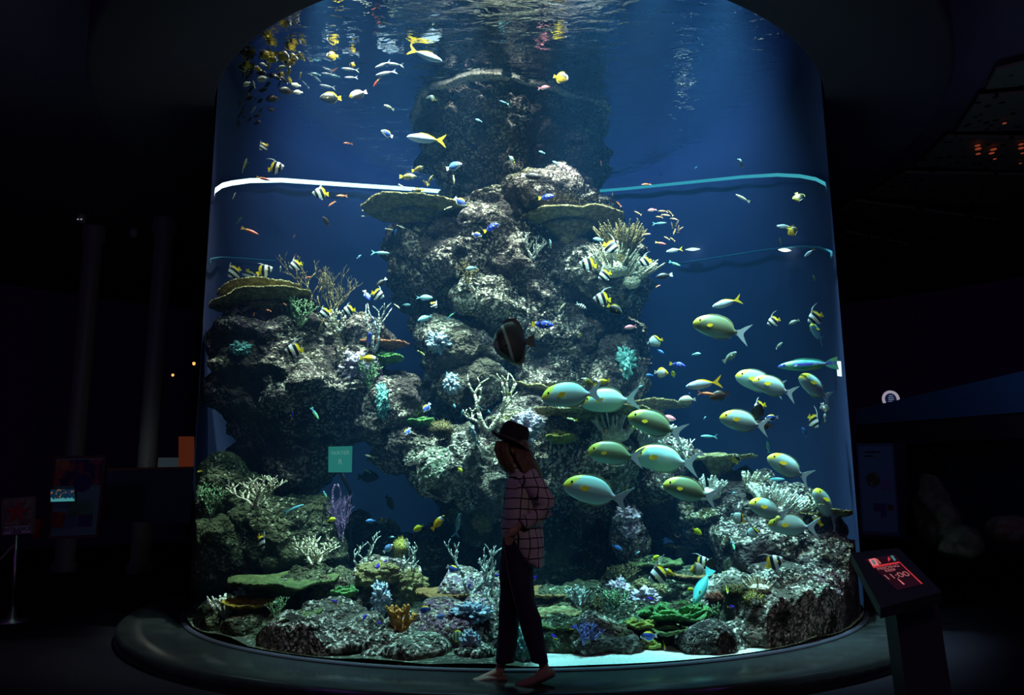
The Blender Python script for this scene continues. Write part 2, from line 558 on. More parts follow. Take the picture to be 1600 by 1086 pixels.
loft_rock('reef_pinnacle', [
    (128, 641, 937), (180, 640, 940), (230, 650, 938), (265, 672, 938), (300, 704, 937), (325, 716, 941), (345, 660, 962),
    (365, 620, 984), (400, 613, 998), (440, 616, 1000), (470, 624, 986), (490, 641, 985), (510, 655, 990), (540, 662, 993), (570, 670, 995),
    (600, 676, 984), (630, 672, 972, -0.1), (660, 662, 985, -0.3), (700, 650, 1016, -0.5), (740, 652, 1056, -0.6), (780, 690, 1075, -0.6), (830, 720, 1045, -0.5), (880, 745, 1010, -0.4), (960, 730, 1010, -0.4)],
    10.15, 0.86, M_rock, 1, 'tall crusted rock column rising through the middle of the tank to the water surface', nz=420, nt=330, cat='rock')
loft_rock('reef_outcrop', [
    (468, 375, 472), (490, 345, 505), (520, 335, 545), (560, 334, 570), (600, 338, 592), (640, 345, 620), (665, 350, 600), (690, 358, 540), (720, 356, 515),
    (760, 340, 505), (800, 325, 480), (850, 312, 540), (900, 300, 565), (950, 292, 540)],
    8.55, 0.62, M_rock, 2, 'craggy rock outcrop under the tiered table corals on the entrance side', nz=320, nt=260, small=0.08)

for a in (
    (545, 575, 120, 150, 8.5, 'sloping shoulder rock at the upper end of the rock arch', M_rock, 11, 7, 0.8, -35),
    (590, 635, 110, 130, 8.45, 'lumpy middle rock of the arch beside the green lettuce coral', M_rock, 12, 6, 0.8, -40),
    (632, 690, 110, 100, 8.4, 'lower rock of the arch just above the dark cave', M_rock, 13, 6, 0.8, -40),
    (705, 725, 170, 120, 8.35, 'pale speckled rock closing the arch next to the person in the hat', M_rock_pale, 14, 7, 0.8, -15),
    (800, 752, 170, 130, 8.3, 'bright crusted ledge rock hidden partly behind the person in the hat', M_rock_pale, 15, 6, 0.8, 5),
    (905, 720, 190, 130, 8.3, 'bright crusted ledge rock under the broad table coral shelf', M_rock_pale, 16, 7, 0.8, 10),
    (985, 740, 150, 130, 8.6, 'rock ledge bearing finger corals behind the surgeonfish pair', M_rock, 17, 6, 0.8, 10),
    (870, 850, 190, 190, 8.7, 'big shaded boulder behind the shirt tail of the person', M_rock_dim, 18, 7, 0.7, 0),
    (750, 800, 110, 110, 8.6, 'round crusted boulder in the dark just before the striped shirt', M_rock_dim, 19, 6, 0.8, 0),
    (975, 830, 70, 100, 8.1, 'narrow rock post topped with pink crust beneath the big surgeonfish', M_rock, 20, 5, 0.8, 0),
    (1055, 752, 160, 80, 8.7, 'dark top rock of the far ridge behind the table coral', M_rock, 21, 6, 0.8, 14),
    (1130, 800, 190, 90, 8.4, 'ridge rock below the white finger coral', M_rock, 22, 6, 0.8, 20),
    (1215, 850, 190, 110, 8.0, 'ridge rock lit beneath the lowest surgeonfish', M_rock, 23, 7, 0.8, 22),
    (1285, 895, 150, 140, 7.8, 'broad end rock of the ridge beside the info kiosk', M_rock, 24, 7, 0.8, 20),
    (1250, 935, 200, 110, 7.5, 'purplish slab rock under the ridge near the info kiosk', M_rock, 25, 7, 0.8, 10),
    (1330, 955, 90, 110, 7.6, 'rock pressed against the acrylic behind the info kiosk', M_rock_dim, 26, 5, 0.6, 0),
    (1205, 985, 250, 140, 6.75, 'large front boulder with yellow feather star and pale patches', M_rock_pale, 27, 7, 0.7, 5),
    (1110, 1020, 130, 80, 6.45, 'low front rock under the spiky dark anemone', M_rock_pale, 28, 6, 0.8, 0),
    (355, 790, 120, 130, 8.1, 'algae covered rock near the acrylic beneath the branching corals', M_rock_dim, 31, 6, 0.8, 0),
    (445, 835, 160, 120, 8.0, 'dark reddish boulder behind the lone silver fusilier', M_rock_dim, 32, 6, 0.8, 0),
    (350, 870, 130, 100, 7.9, 'greenish crusted rock low against the entrance side acrylic', M_rock_dim, 33, 6, 0.8, 0),
    (470, 875, 150, 70, 7.9, 'flat crusted rock above the long table coral', M_rock_dim, 34, 6, 0.8, 0),
    (355, 978, 170, 90, 7.4, 'mossy base rock in the tank corner by the white finger corals', M_rock_dim, 35, 6, 0.7, 10),
    (420, 1000, 140, 74, 6.95, 'rounded mossy boulder against the front acrylic', M_rock_dim, 36, 6, 0.8, 5),
    (500, 930, 190, 80, 7.5, 'shadowed rock shelf under the long table coral', M_rock_dim, 37, 6, 0.8, 0),
    (590, 925, 130, 100, 7.6, 'whitish crusted rock under the brown brain coral', M_rock_pale, 38, 6, 0.8, 0),
    (520, 1005, 190, 90, 6.5, 'speckled rubble rock at the front below the bluish crust', M_rock_pale, 39, 7, 0.8, 0),
    (625, 1015, 180, 100, 6.35, 'speckled rubble rock under the orange sponge', M_rock_pale, 40, 7, 0.8, 0),
    (720, 1005, 150, 110, 6.4, 'rubble rock behind the striped yellow fish by the trousers', M_rock, 41, 6, 0.8, 0),
    (745, 950, 150, 90, 7.2, 'blue white crusted rock beside the dark trousers', M_rock_pale, 42, 6, 0.8, 0),
    (810, 1020, 70, 80, 6.3, 'small pale green rock seen between the trouser legs', M_rock_pale, 43, 5, 0.8, 0),
    (900, 1000, 170, 100, 6.9, 'dim mossy rock beyond the violet branching coral', M_rock_dim, 44, 6, 0.8, 0),
    (965, 965, 190, 90, 7.4, 'dim boulder behind the green fan corals', M_rock_dim, 45, 6, 0.8, 0),
    (950, 1030, 160, 50, 6.3, 'low flat stone half buried in the bright sand', M_rock, 46, 6, 0.8, 0),
    (1030, 930, 180, 80, 8.0, 'rocky mound under the pink coral heads', M_rock_dim, 47, 6, 0.8, 0),
    (660, 880, 200, 90, 9.0, 'dark low rock under the pale staghorn corals', M_rock_dim, 48, 6, 0.8, 0),
    (1120, 960, 150, 60, 7.6, 'dark rock beneath the red sea fan bush', M_rock_dim, 49, 6, 0.8, 0),
    (560, 850, 130, 90, 9.4, 'shaded rock at the floor of the cave', M_rock_dim, 50, 6, 0.8, 0),
    (935, 425, 140, 90, 9.0, 'bright knobbly ledge at the column edge below the rimmed table coral', M_rock_pale, 82, 7, 0.7, 10),
    (690, 400, 150, 120, 9.1, 'bulging rock on the column face below the dark table coral', M_rock, 83, 7, 0.7, -10),
    (765, 470, 150, 80, 8.95, 'pale slanting ledge on the middle of the column', M_rock_pale, 84, 7, 0.7, -25),
    (722, 545, 110, 120, 8.9, 'speckled ledge on the column with a sky blue patch', M_rock_pale, 85, 7, 0.7, -50),
    (740, 598, 130, 60, 8.8, 'lowest pale ledge on the column above the white branched coral', M_rock_pale, 86, 6, 0.7, 10),
    (962, 575, 80, 120, 9.25, 'rough knob on the dark side of the column with turquoise crust', M_rock, 87, 6, 0.8, 0),
    (850, 312, 170, 60, 9.2, 'lit shelf rock where the column head meets its shoulder', M_rock, 88, 6, 0.7, 0),
    (868, 1008, 110, 84, 6.35, 'dim mossy stone just beside the rear trouser hem', M_rock_dim, 61, 5, 0.8, 0),
    (935, 1004, 150, 84, 6.40, 'long dim mossy stone above the bright sand', M_rock_dim, 62, 6, 0.7, 0),
    (1008, 1026, 110, 40, 6.6, 'dim stone under the yellow green lettuce coral', M_rock_dim, 63, 5, 0.8, 0),
    (1062, 1018, 90, 50, 6.75, 'dim stone between lettuce coral and dark anemone', M_rock_dim, 64, 5, 0.8, 0),
    (905, 962, 130, 80, 7.3, 'dim stone under the shirt side green plate coral', M_rock_dim, 65, 5, 0.8, 0),
    (300, 972, 40, 44, 7.55, 'small mossy stone in the tank corner under the white finger tufts', M_rock_dim, 66, 5, 0.8, 0),
    (332, 1000, 60, 44, 6.95, 'small mossy stone second along the acrylic from the tank corner', M_rock_dim, 67, 5, 0.7, 0),
    (385, 1015, 80, 44, 6.55, 'small mossy stone third along the acrylic from the tank corner', M_rock_dim, 68, 5, 0.7, 0),
    (450, 1027, 90, 40, 6.25, 'flat speckled stone below the small blue damselfish', M_rock_dim, 69, 5, 0.7, 0),
    (535, 1040, 110, 34, 6.08, 'flat speckled stone at the front rim below the bluish rubble', M_rock_pale, 70, 5, 0.6, 0),
    (640, 1046, 110, 30, 6.0, 'flat pale stone at the front rim below the orange sponge', M_rock_pale, 71, 5, 0.6, 0),
    (745, 1046, 80, 34, 5.98, 'flat stone at the front rim touching the front trouser hem', M_rock_pale, 72, 5, 0.6, 0),
    (822, 1043, 50, 30, 5.98, 'pebble sized stone at the rim between the feet', M_rock_pale, 73, 5, 0.6, 0),
    (1108, 1036, 90, 40, 6.08, 'rim stone behind the lowest bannerfish', M_rock, 74, 5, 0.6, 0),
    (1180, 1024, 100, 44, 6.15, 'rim stone under the nose down yellow wrasse', M_rock_pale, 75, 5, 0.6, 0),
    (1255, 1008, 90, 50, 6.4, 'rim stone under the turquoise white crust', M_rock_pale, 76, 5, 0.6, 0),
    (1312, 992, 70, 50, 6.85, 'rim stone under the kiosk side finger tuft', M_rock, 77, 5, 0.6, 0),
    (1345, 975, 40, 50, 7.4, 'last rim stone before the kiosk hides the rim', M_rock_dim, 78, 5, 0.6, 0),
    (1150, 880, 120, 60, 9.0, 'shadowed stone in the blue gap under the ridge', M_rock_dim, 79, 5, 0.8, 0),
    (1060, 905, 160, 70, 9.2, 'far stone closing the blue gap under the ridge', M_rock_dim, 80, 5, 0.8, 0),
    (1160, 945, 130, 60, 7.6, 'dark stone behind the yellow feather star boulder', M_rock_dim, 81, 5, 0.8, 0),
):
    boulder(*a[:5], label=a[5], m=a[6], seed=a[7], sub=a[8], dratio=a[9], tilt=a[10])

# sea bed of coral sand, uneven
vv, ff, n = [], [], 96
for i in range(31):
    for k in range(n):
        r = 3.598 * i / 30
        x, y = r * math.cos(2 * PI * k / n), r * math.sin(2 * PI * k / n)
        z = 0.03 + 0.06 * max(0, noise.noise(Vector((x * 1.4, y * 1.4, 3)))) + 0.12 * max(0.0, (y + 2.4) / 6)
        vv.append((x, y + TANK_Y, z))
for i in range(30):
    for k in range(n):
        ff.append((i * n + k, (i + 1) * n + k, (i + 1) * n + (k + 1) % n, i * n + (k + 1) % n))
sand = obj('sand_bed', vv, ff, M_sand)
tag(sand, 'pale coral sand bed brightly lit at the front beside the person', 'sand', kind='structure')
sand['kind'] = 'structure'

# pale waterline crust round the top of the pinnacle
def waterline_crust():
    d0 = ROCK_OBJS[0]
    ring = {}
    cx = sum(v.co.x for v in d0.data.vertices if v.co.z > WATER_Z - 0.25); n_ = sum(1 for v in d0.data.vertices if v.co.z > WATER_Z - 0.25)
    cy = sum(v.co.y for v in d0.data.vertices if v.co.z > WATER_Z - 0.25) / n_; cx /= n_
    NA = 180
    R = [0.0] * NA
    for v in d0.data.vertices:
        if WATER_Z - 0.22 < v.co.z < WATER_Z - 0.02:
            k = int((math.atan2(v.co.y - cy, v.co.x - cx) / (2 * PI) % 1) * NA) % NA
            R[k] = max(R[k], math.hypot(v.co.x - cx, v.co.y - cy))
    R = [sum(R[(k + j) % NA] for j in range(-4, 5)) / 9 for k in range(NA)]
    rings = []
    for k in range(NA):
        a = 2 * PI * (k + .5) / NA
        e = Vector((math.cos(a), math.sin(a), 0))
        w = 0.055 + 0.05 * noise.noise(e * 2.1)
        nz_ = 0.03 * noise.noise(e * 14)
        c = Vector((cx, cy, WATER_Z - 0.02)) + e * (R[k] + nz_)
        rings.append([c + e * (w * math.cos(2 * PI * j / 10)) + Vector((0, 0, max(0.6 * w, .03) * math.sin(2 * PI * j / 10) + 0.012 * noise.noise(e * 30 + Vector((j, 0, 0))))) for j in range(10)])
    b = MB(); b.rings(rings + [rings[0]], cap=False)
    return b
wc = waterline_crust().build('waterline_crust', mat('pale_crust', (0.42, 0.36, 0.30), (('noise', 9, 0.5, 0.1, (0.62, 0.56, 0.48), 6), ('noise', 26, 0.42, -0.05, (0.2, 0.15, 0.12), 6)), rough=0.95, bump=(0.03, (('n', 30, 1.0),))))
tag(wc, 'pale crust collar round the pinnacle right at the mirrored water surface', 'crust')

# ------------------------------------------------------------------ where things meet the reef
def make_bvh(objs):
    V, Fc = [], []
    for o in objs:
        b0 = len(V)
        V += [v.co.copy() for v in o.data.vertices]
        Fc += [tuple(k + b0 for k in p.vertices) for p in o.data.polygons]
    return BVHTree.FromPolygons(V, Fc)
BVH = make_bvh(ROCK_OBJS + [sand])

def hit(px, py):
    d = ray(px, py)
    loc, nrm, i, dist = BVH.ray_cast(EYE, d, 60)
    return loc, nrm

def base_at(px, py, Y=None):
    loc, n = hit(px, py)
    if Y is not None:
        return loc if loc is not None and loc.y < Y + 0.05 else at(px, py, Y)
    return loc if loc is not None else at(px, py, 9.5)

# ------------------------------------------------------------------ corals
def cmat(name, c, c2=None, scale=18, rough=0.85):
    return mat(name, c, (('noise', scale, 0.52, 0.1, c2 or tuple(min(1, k * 1.7) for k in c), 5),), rough=rough, spec=0.15, bump=(0.02, (('v', 45, -0.8), ('n', 30, 0.6))))
M_table = cmat('table_coral_brown', (0.17, 0.14, 0.06), (0.34, 0.29, 0.13))
M_table_rust = cmat('table_coral_rust', (0.15, 0.08, 0.03), (0.24, 0.14, 0.05))
M_table_gold = cmat('table_coral_gold', (0.34, 0.24, 0.03), (0.50, 0.37, 0.06))
M_table_green = cmat('table_coral_green', (0.06, 0.085, 0.03), (0.11, 0.14, 0.05))
M_lettuce = cmat('lettuce_coral_green', (0.05, 0.14, 0.045), (0.10, 0.24, 0.07))
M_lettuce_y = cmat('lettuce_coral_olive', (0.15, 0.16, 0.03), (0.26, 0.27, 0.06))
M_red = cmat('rust_red_coral', (0.30, 0.10, 0.06), (0.42, 0.16, 0.08))
M_white = cmat('white_coral', (0.72, 0.70, 0.60), (0.9, 0.88, 0.8))
M_cream = cmat('cream_coral', (0.55, 0.50, 0.36), (0.78, 0.72, 0.56))
M_stag = cmat('grey_staghorn', (0.36, 0.40, 0.38), (0.52, 0.56, 0.52))
M_gorg = cmat('brown_gorgonian', (0.17, 0.13, 0.06), (0.28, 0.22, 0.10))
M_greenb = cmat('green_branch', (0.20, 0.34, 0.18), (0.34, 0.48, 0.26))
M_violet = cmat('violet_branch', (0.14, 0.13, 0.40), (0.26, 0.26, 0.56))
M_orange = cmat('orange_sponge', (0.48, 0.20, 0.04), (0.60, 0.30, 0.08))
M_pink = cmat('pink_crust', (0.40, 0.32, 0.42), (0.78, 0.70, 0.80), 22)
M_cyan = cmat('cyan_crust', (0.14, 0.36, 0.34), (0.34, 0.74, 0.70), 22)
M_blue = cmat('blue_crust', (0.22, 0.30, 0.40), (0.60, 0.72, 0.84), 22)
M_brain = cmat('brown_brain', (0.13, 0.11, 0.045), (0.22, 0.19, 0.085), 30)
M_olive = cmat('olive_bush', (0.34, 0.30, 0.06), (0.50, 0.46, 0.10))
M_spiky = cmat('dark_anemone', (0.10, 0.06, 0.07), (0.55, 0.48, 0.44), 3)

def table_coral(px, py, wpx, Y, m, label, seed, depth=0.75, dish=0.16, tilt=0.0, pitch=0.0, stem=0.3, group=None, th=0.035, cat='coral'):
    loc, n = hit(px, py)
    if loc is not None: Y = min(Y, loc.y + 0.08)
    c = at(px, py, Y)
    r = wpx / 2 * depth_of(c) / FPX
    root = tag(empty('table_coral', c), label, cat, group)
    T = Matrix.Rotation(math.radians(-tilt), 3, 'Y') @ Matrix.Rotation(math.radians(pitch), 3, 'X')
    NR, NA = 12, 84
    top, bot = [], []
    for i in range(NR + 1):
        for k in range(NA):
            a = 2 * PI * k / NA
            e = 1 + 0.16 * noise.noise(Vector((math.cos(a) * 1.2, math.sin(a) * 1.2, seed * 3.7))) + 0.035 * noise.noise(Vector((math.cos(a) * 7, math.sin(a) * 7, seed)))
            t = i / NR
            x, y = r * e * t * math.cos(a), r * depth * e * t * math.sin(a)
            z = r * dish * t ** 1.6 + t * t * 0.09 * r * noise.noise(Vector((x * 2.2 / r, y * 2.2 / r, seed * 2.1))) + 0.012 * noise.noise(Vector((x * 26, y * 26, seed)))
            thk = th * (1.15 - 0.55 * t)
            top.append(inside(T @ Vector((x, y, z)) + c, 3.57) - c)
            bot.append(inside(T @ Vector((x * 0.985, y * 0.985, z - thk - 0.01 * noise.noise(Vector((x * 15, y * 15, seed + 5))))) + c, 3.57) - c)
    V = top + bot
    N = len(top)
    Fc = []
    for i in range(NR):
        for k in range(NA):
            k2 = (k + 1) % NA
            Fc.append((i * NA + k, (i + 1) * NA + k, (i + 1) * NA + k2, i * NA + k2))
            Fc.append((N + i * NA + k, N + i * NA + k2, N + (i + 1) * NA + k2, N + (i + 1) * NA + k))
    for k in range(NA):
        k2 = (k + 1) % NA
        Fc.append((NR * NA + k, N + NR * NA + k, N + NR * NA + k2, NR * NA + k2))
    obj('plate', V, Fc, m, root)
    if stem > 0:
        b = MB()
        rr = []
        for i in range(7):
            t = i / 6
            q = T @ Vector((0, 0, -0.01)) + Vector((0, 0.25 * t * stem, -stem * t))
            w = r * (0.42 * (1 - t) ** 2 + 0.13)
            rr.append([q + Vector((w * math.cos(2 * PI * k / 14), w * depth * math.sin(2 * PI * k / 14), 0)) for k in range(14)])
        b.rings(rr)
        b.v = [inside(v + c, 3.57) - c for v in b.v]
        b.build('stem', m, root)
    return root

def branch_coral(px, py, hpx, m, label, seed, Y=None, spread=0.8, levels=4, rad=0.05, kids=3, name='branching_coral', group=None, lean=0.0, flat=0.6, lift=0.35, back=0.05, taper=0.72, shrink=0.72, wob=0.25):
    """a coral growing from its base upwards in tapering forks"""
    c = base_at(px, py, Y) + Vector((0, -0.02, -0.02))
    c = inside(c, 3.45)
    s = depth_of(c) / FPX
    H = hpx * s
    rnd = random.Random(seed)
    b = MB()
    L0 = H * 0.38
    def grow(p, d, L, r, lev):
        pts, q, dd = [p], p, d
        for k in range(3):
            dd = (dd + Vector((rnd.uniform(-wob, wob), rnd.uniform(-wob, wob) * flat, rnd.uniform(-0.1, 0.22)))).normalized()
            q = q + dd * (L / 3)
            q = inside(q + c, 3.56) - c
            pts.append(q)
        b.tube(pts, [r, r * 0.92, r * 0.85, r * (0.78 if lev > 1 else 0.45)], 6 if lev > 1 else 5)
        if lev > 1:
            n = kids if rnd.random() < 0.7 else kids - 1
            for k in range(n):
                a = 2 * PI * (k + rnd.random() * 0.6) / n
                side = Vector((math.cos(a), math.sin(a) * flat, lift * rnd.uniform(0.4, 1.2)))
                nd = (dd + side * spread * rnd.uniform(0.7, 1.25)).normalized()
                grow(pts[-1] if k else pts[-1], nd, L * shrink * rnd.uniform(0.8, 1.2), r * taper, lev - 1)
            if rnd.random() < 0.6:
                a = rnd.random() * 2 * PI
                grow(pts[1], (dd + Vector((math.cos(a), math.sin(a) * flat, 0.3)) * spread).normalized(), L * shrink * 0.8, r * taper * 0.9, lev - 1)
    n0 = max(2, kids)
    for k in range(n0):
        a = 2 * PI * k / n0 + rnd.random()
        grow(Vector((0, 0, -0.03)), Vector((math.cos(a) * spread * 0.7 + lean, math.sin(a) * spread * flat * 0.7 - 0.1, 1)).normalized(), L0, rad * H, levels)
    zmax = max(v.z for v in b.v)
    k = H / max(zmax, 0.05)
    b.v = [inside(v * k + c, 3.56) - c for v in b.v]
    o = b.build(name, m)
    o.location = c
    return tag(o, label, 'coral', group)

def finger_coral(px, py, hpx, wpx, m, label, seed, n=26, Y=None, name='finger_coral', group=None, tilt=0.0, fat=1.0):
    """a cushion with blunt fingers standing out of it"""
    c = inside(base_at(px, py, Y), 3.42)
    s = depth_of(c) / FPX
    H, Wd = hpx * s, wpx * s / 2
    rnd = random.Random(seed)
    b = MB()
    vs, fs = ico(3)
    b.add([Vector((v.x * Wd * 0.8, v.y * Wd * 0.6, v.z * H * 0.35)) for v in vs], fs)
    for k in range(n):
        a, t = rnd.random() * 2 * PI, math.sqrt(rnd.random())
        x, y = Wd * 0.75 * t * math.cos(a), Wd * 0.55 * t * math.sin(a)
        d = Vector((x / Wd * 0.9 + math.sin(math.radians(tilt)), y / Wd * 0.9 - 0.15, 0.8)).normalized()
        L = H * rnd.uniform(0.55, 0.95)
        p0 = Vector((x, y, H * 0.12 * (1 - t)))
        r = 0.052 * H * fat * rnd.uniform(0.9, 1.4)
        p1 = p0 + d * L * 0.55 + Vector((rnd.uniform(-.05, .05), 0, 0)) * H
        b.tube([p0, p1, p0 + d * L, p0 + d * L * 1.04], [r * 1.2, r, r * 0.8, r * 0.3], 6)
        if rnd.random() < 0.6:
            e = (d + Vector((rnd.uniform(-.9, .9), rnd.uniform(-.5, .5), 0.2))).normalized()
            b.tube([p1, p1 + e * L * 0.3, p1 + e * L * 0.36], [r * 0.9, r * 0.7, r * 0.25], 6)
    b.v = [inside(v + c, 3.56) - c for v in b.v]
    o = b.build(name, m)
    o.location = c
    return tag(o, label, 'coral', group)

def spiky(px, py, wpx, hpx, m, label, seed, Y=None, name='sea_anemone', cat='anemone', L=0.5, sub=3, group=None):
    c = inside(base_at(px, py, Y), 3.42)
    s = depth_of(c) / FPX
    a, e = wpx / 2 * s, hpx / 2 * s
    rnd = random.Random(seed)
    vs, fs = ico(sub)
    core = 1 - L
    V = [Vector((v.x * a * core, v.y * a * core, v.z * e * core)) for v in vs]
    Fc = []
    for f in fs:
        n = (vs[f[0]] + vs[f[1]] + vs[f[2]]) / 3
        tip = Vector((n.x * a, n.y * a, n.z * e)) * rnd.uniform(0.8, 1.1) + Vector((rnd.uniform(-.1, .1) * a, 0, rnd.uniform(-.08, .08) * e))
        V.append(tip)
        t = len(V) - 1
        Fc += [(f[0], f[1], t), (f[1], f[2], t), (f[2], f[0], t)]
    V = [inside(v + c, 3.56) - c for v in V]
    o = obj(name, V, Fc, m, smooth=True)
    o.location = c
    return tag(o, label, cat, group)

def mound(px, py, wpx, hpx, m, label, seed, Y=None, name='brain_coral', sub=5, lump=0.22, group=None, freq=5.0):
    rough = 0.7 if name == 'crusted_coral' else 0.16
    if name == 'crusted_coral': lump, freq = 0.22, 7.0
    c = inside(base_at(px, py, Y), 3.4)
    s = depth_of(c) / FPX
    a, e = wpx / 2 * s, hpx / 2 * s
    vs, fs = ico(sub)
    V = []
    for v in vs:
        f1 = noise.voronoi(v * freq * 0.5 + Vector((seed, 0, 0)))[0][0]
        k = 1 + lump * (0.6 - f1) * 1.6 + rough * noise.fractal(v * 2.2 + Vector((0, seed, 0)), 0.7, 2, 6)
        p = Vector((v.x * a * k, v.y * a * 0.8 * k, v.z * e * k))
        V.append(inside(p + c, 3.56) - c)
    o = obj(name, V, fs, m)
    o.location = c
    return tag(o, label, 'coral', group)

def lettuce(px, py, wpx, m, label, seed, Y=None, leaves=7, group=None, height=0.5, open_=1.0, name='lettuce_coral'):
    """ruffled leaves set round one another like a rose"""
    c = inside(base_at(px, py, Y), 3.3)
    s = depth_of(c) / FPX
    r = wpx / 2 * s
    rnd = random.Random(seed)
    b = MB()
    for k in range(leaves):
        a0 = 2 * PI * k / leaves + rnd.uniform(-.2, .2)
        ring = 0.35 + 0.65 * (k % 3 + 1) / 3
        span = rnd.uniform(0.9, 1.5)
        NU, NV = 18, 7
        top, bot = [], []
        for i in range(NU + 1):
            u = i / NU * 2 - 1
            for j in range(NV + 1):
                v = j / NV
                a = a0 + u * span * (0.45 + 0.55 * v)
                edge = 1 - 0.35 * u * u
                rad = r * ring * (0.15 + 0.85 * v ** 0.8 * edge) * open_
                z = r * height * (v ** 1.6) * (1.25 - ring * 0.75) + 0.06 * r * v * math.sin(6 * u + k) + 0.05 * r * noise.noise(Vector((u * 4, v * 4, seed + k)))
                p = Vector((rad * math.cos(a), rad * math.sin(a) * 0.85, z))
                top.append(p)
                bot.append(p + Vector((0, 0, -0.022)))
        N = len(top)
        Fc = []
        for i in range(NU):
            for j in range(NV):
                q = (i * (NV + 1) + j, (i + 1) * (NV + 1) + j, (i + 1) * (NV + 1) + j + 1, i * (NV + 1) + j + 1)
                Fc.append(q); Fc.append(tuple(N + x for x in reversed(q)))
        rim = [i * (NV + 1) for i in range(NU + 1)] + [NU * (NV + 1) + j for j in range(1, NV + 1)] + [i * (NV + 1) + NV for i in range(NU - 1, -1, -1)] + [j for j in range(NV - 1, 0, -1)]
        for x, y in zip(rim, rim[1:] + rim[:1]):
            Fc.append((y, x, N + x, N + y))
        b.add(top + bot, Fc)
    b.v = [inside(v + c, 3.56) - c for v in b.v]
    o = b.build(name, m)
    o.location = c
    return tag(o, label, 'coral', group)

# table corals
table_coral(650, 335, 165, 9.35, M_table, 'dark table coral jutting from the column just below the white light strip', 1, pitch=-4, dish=0.10, stem=0.25)
table_coral(888, 352, 165, 9.0, M_table, 'dark table coral with a lit rim jutting from the column below the teal strip', 2, pitch=-7, dish=0.10, tilt=2, stem=0.25)
table_coral(402, 460, 128, 8.35, M_table, 'upper tier of the dark table corals crowning the entrance side outcrop', 3, tilt=6, pitch=-6, dish=0.12, stem=0.2)
table_coral(412, 476, 150, 8.15, M_table, 'lower tier of the dark table corals crowning the entrance side outcrop', 4, tilt=9, pitch=-6, dish=0.10, stem=0.2)
table_coral(597, 541, 84, 9.2, M_red, 'rust red table coral in the gap between outcrop and column', 5, pitch=-2, dish=0.12, stem=0.2)
table_coral(925, 647, 190, 7.9, M_table, 'broad thin table coral shelf beneath the two bright surgeonfish', 6, pitch=-3, dish=0.06, stem=0.28)
table_coral(1015, 634, 120, 9.2, M_table, 'far table coral peeping out behind the second bright surgeonfish', 7, pitch=-1, dish=0.06, tilt=-3, stem=0.3)
table_coral(845, 610, 90, 9.1, M_table, 'slanting table coral on the column above the branched white coral', 8, pitch=-2, dish=0.08, tilt=-12, stem=0.2)
table_coral(1125, 714, 118, 8.3, M_table, 'thin table coral with a raccoon butterflyfish before its rim', 9, pitch=3, dish=0.05, stem=0.35)
table_coral(1280, 804, 130, 7.9, M_table, 'shadowed table coral reaching to the acrylic at the ridge end', 10, pitch=-2, dish=0.08, stem=0.3)
table_coral(440, 908, 175, 7.1, M_table_green, 'long flat olive table coral spanning the dark gap by the entrance side', 11, pitch=3, dish=0.05, stem=0.25)
table_coral(388, 944, 82, 6.95, M_table_gold, 'mustard yellow table coral low on the entrance side', 12, pitch=5, dish=0.14, stem=0.25)
table_coral(466, 963, 78, 6.8, M_table_green, 'small green tilted plate coral beside the mustard table coral', 13, pitch=6, tilt=10, dish=0.08, stem=0.15)
table_coral(700, 927, 98, 7.9, M_table_rust, 'rusty table coral below the pale staghorn corals', 14, pitch=4, dish=0.07, stem=0.2)
table_coral(862, 926, 96, 7.9, M_table_rust, 'rusty table coral just behind the shirt tail and trousers', 15, pitch=4, dish=0.07, stem=0.2)
table_coral(874, 974, 80, 7.3, M_table_green, 'dim green plate coral over the violet branching coral', 16, pitch=6, dish=0.06, stem=0.2)
table_coral(1022, 880, 88, 8.3, M_table_green, 'green plate coral behind the drifting long finned bannerfish', 17, pitch=4, dish=0.08, stem=0.25)
table_coral(1072, 897, 90, 8.5, M_table_rust, 'rusty plate coral behind the yellow and black butterflyfish', 18, pitch=4, dish=0.06, tilt=-5, stem=0.25)
table_coral(1066, 852, 60, 9.3, M_table, 'small pale plate coral in the blue gap under the ridge', 19, pitch=3, dish=0.05, stem=0.25)
table_coral(1165, 892, 70, 8.3, M_table, 'narrow plate coral under the ridge overhang', 20, pitch=3, dish=0.06, tilt=8, stem=0.2)
table_coral(298, 848, 32, 7.8, M_table_gold, 'small ochre plate coral touching the entrance side acrylic', 21, pitch=5, dish=0.1, stem=0.12)
table_coral(306, 737, 36, 7.95, M_table_gold, 'tiny yellow plate coral high against the entrance side acrylic', 22, pitch=2, dish=0.1, stem=0.1)
table_coral(870, 957, 76, 7.8, M_table, 'pale grey plate coral between the two green plates', 23, pitch=5, dish=0.05, stem=0.2)

# lettuce corals
lettuce(655, 662, 66, M_lettuce, 'ruffled green lettuce coral on the arch above the cave mouth', 31, leaves=8, height=0.30)
lettuce(1062, 968, 130, M_lettuce, 'large ruffled green lettuce coral near the diving teal fish', 32, Y=7.0, leaves=11, height=0.40)
lettuce(1068, 985, 120, M_table_green, 'low spreading green leaf coral below the large lettuce coral', 33, Y=6.7, leaves=8, height=0.22)
lettuce(1010, 1012, 54, M_lettuce_y, 'yellow green lettuce coral under the blue tang at the sand', 34, Y=6.4, leaves=9, height=0.6)
lettuce(1003, 978, 66, M_lettuce_y, 'olive plate-leaved lettuce coral above the blue tang', 35, Y=6.7, leaves=7, height=0.35)
lettuce(604, 565, 60, M_lettuce, 'dark green curly lettuce coral below the rust red table coral', 36, Y=8.7, leaves=9, height=0.5)
lettuce(536, 930, 50, M_lettuce, 'green lettuce coral at the far end of the long table coral', 37, Y=7.4, leaves=9, height=0.7)
lettuce(880, 690, 56, M_lettuce_y, 'olive cabbage-like coral on the ledge above the hat', 38, Y=7.7, leaves=10, height=0.7)
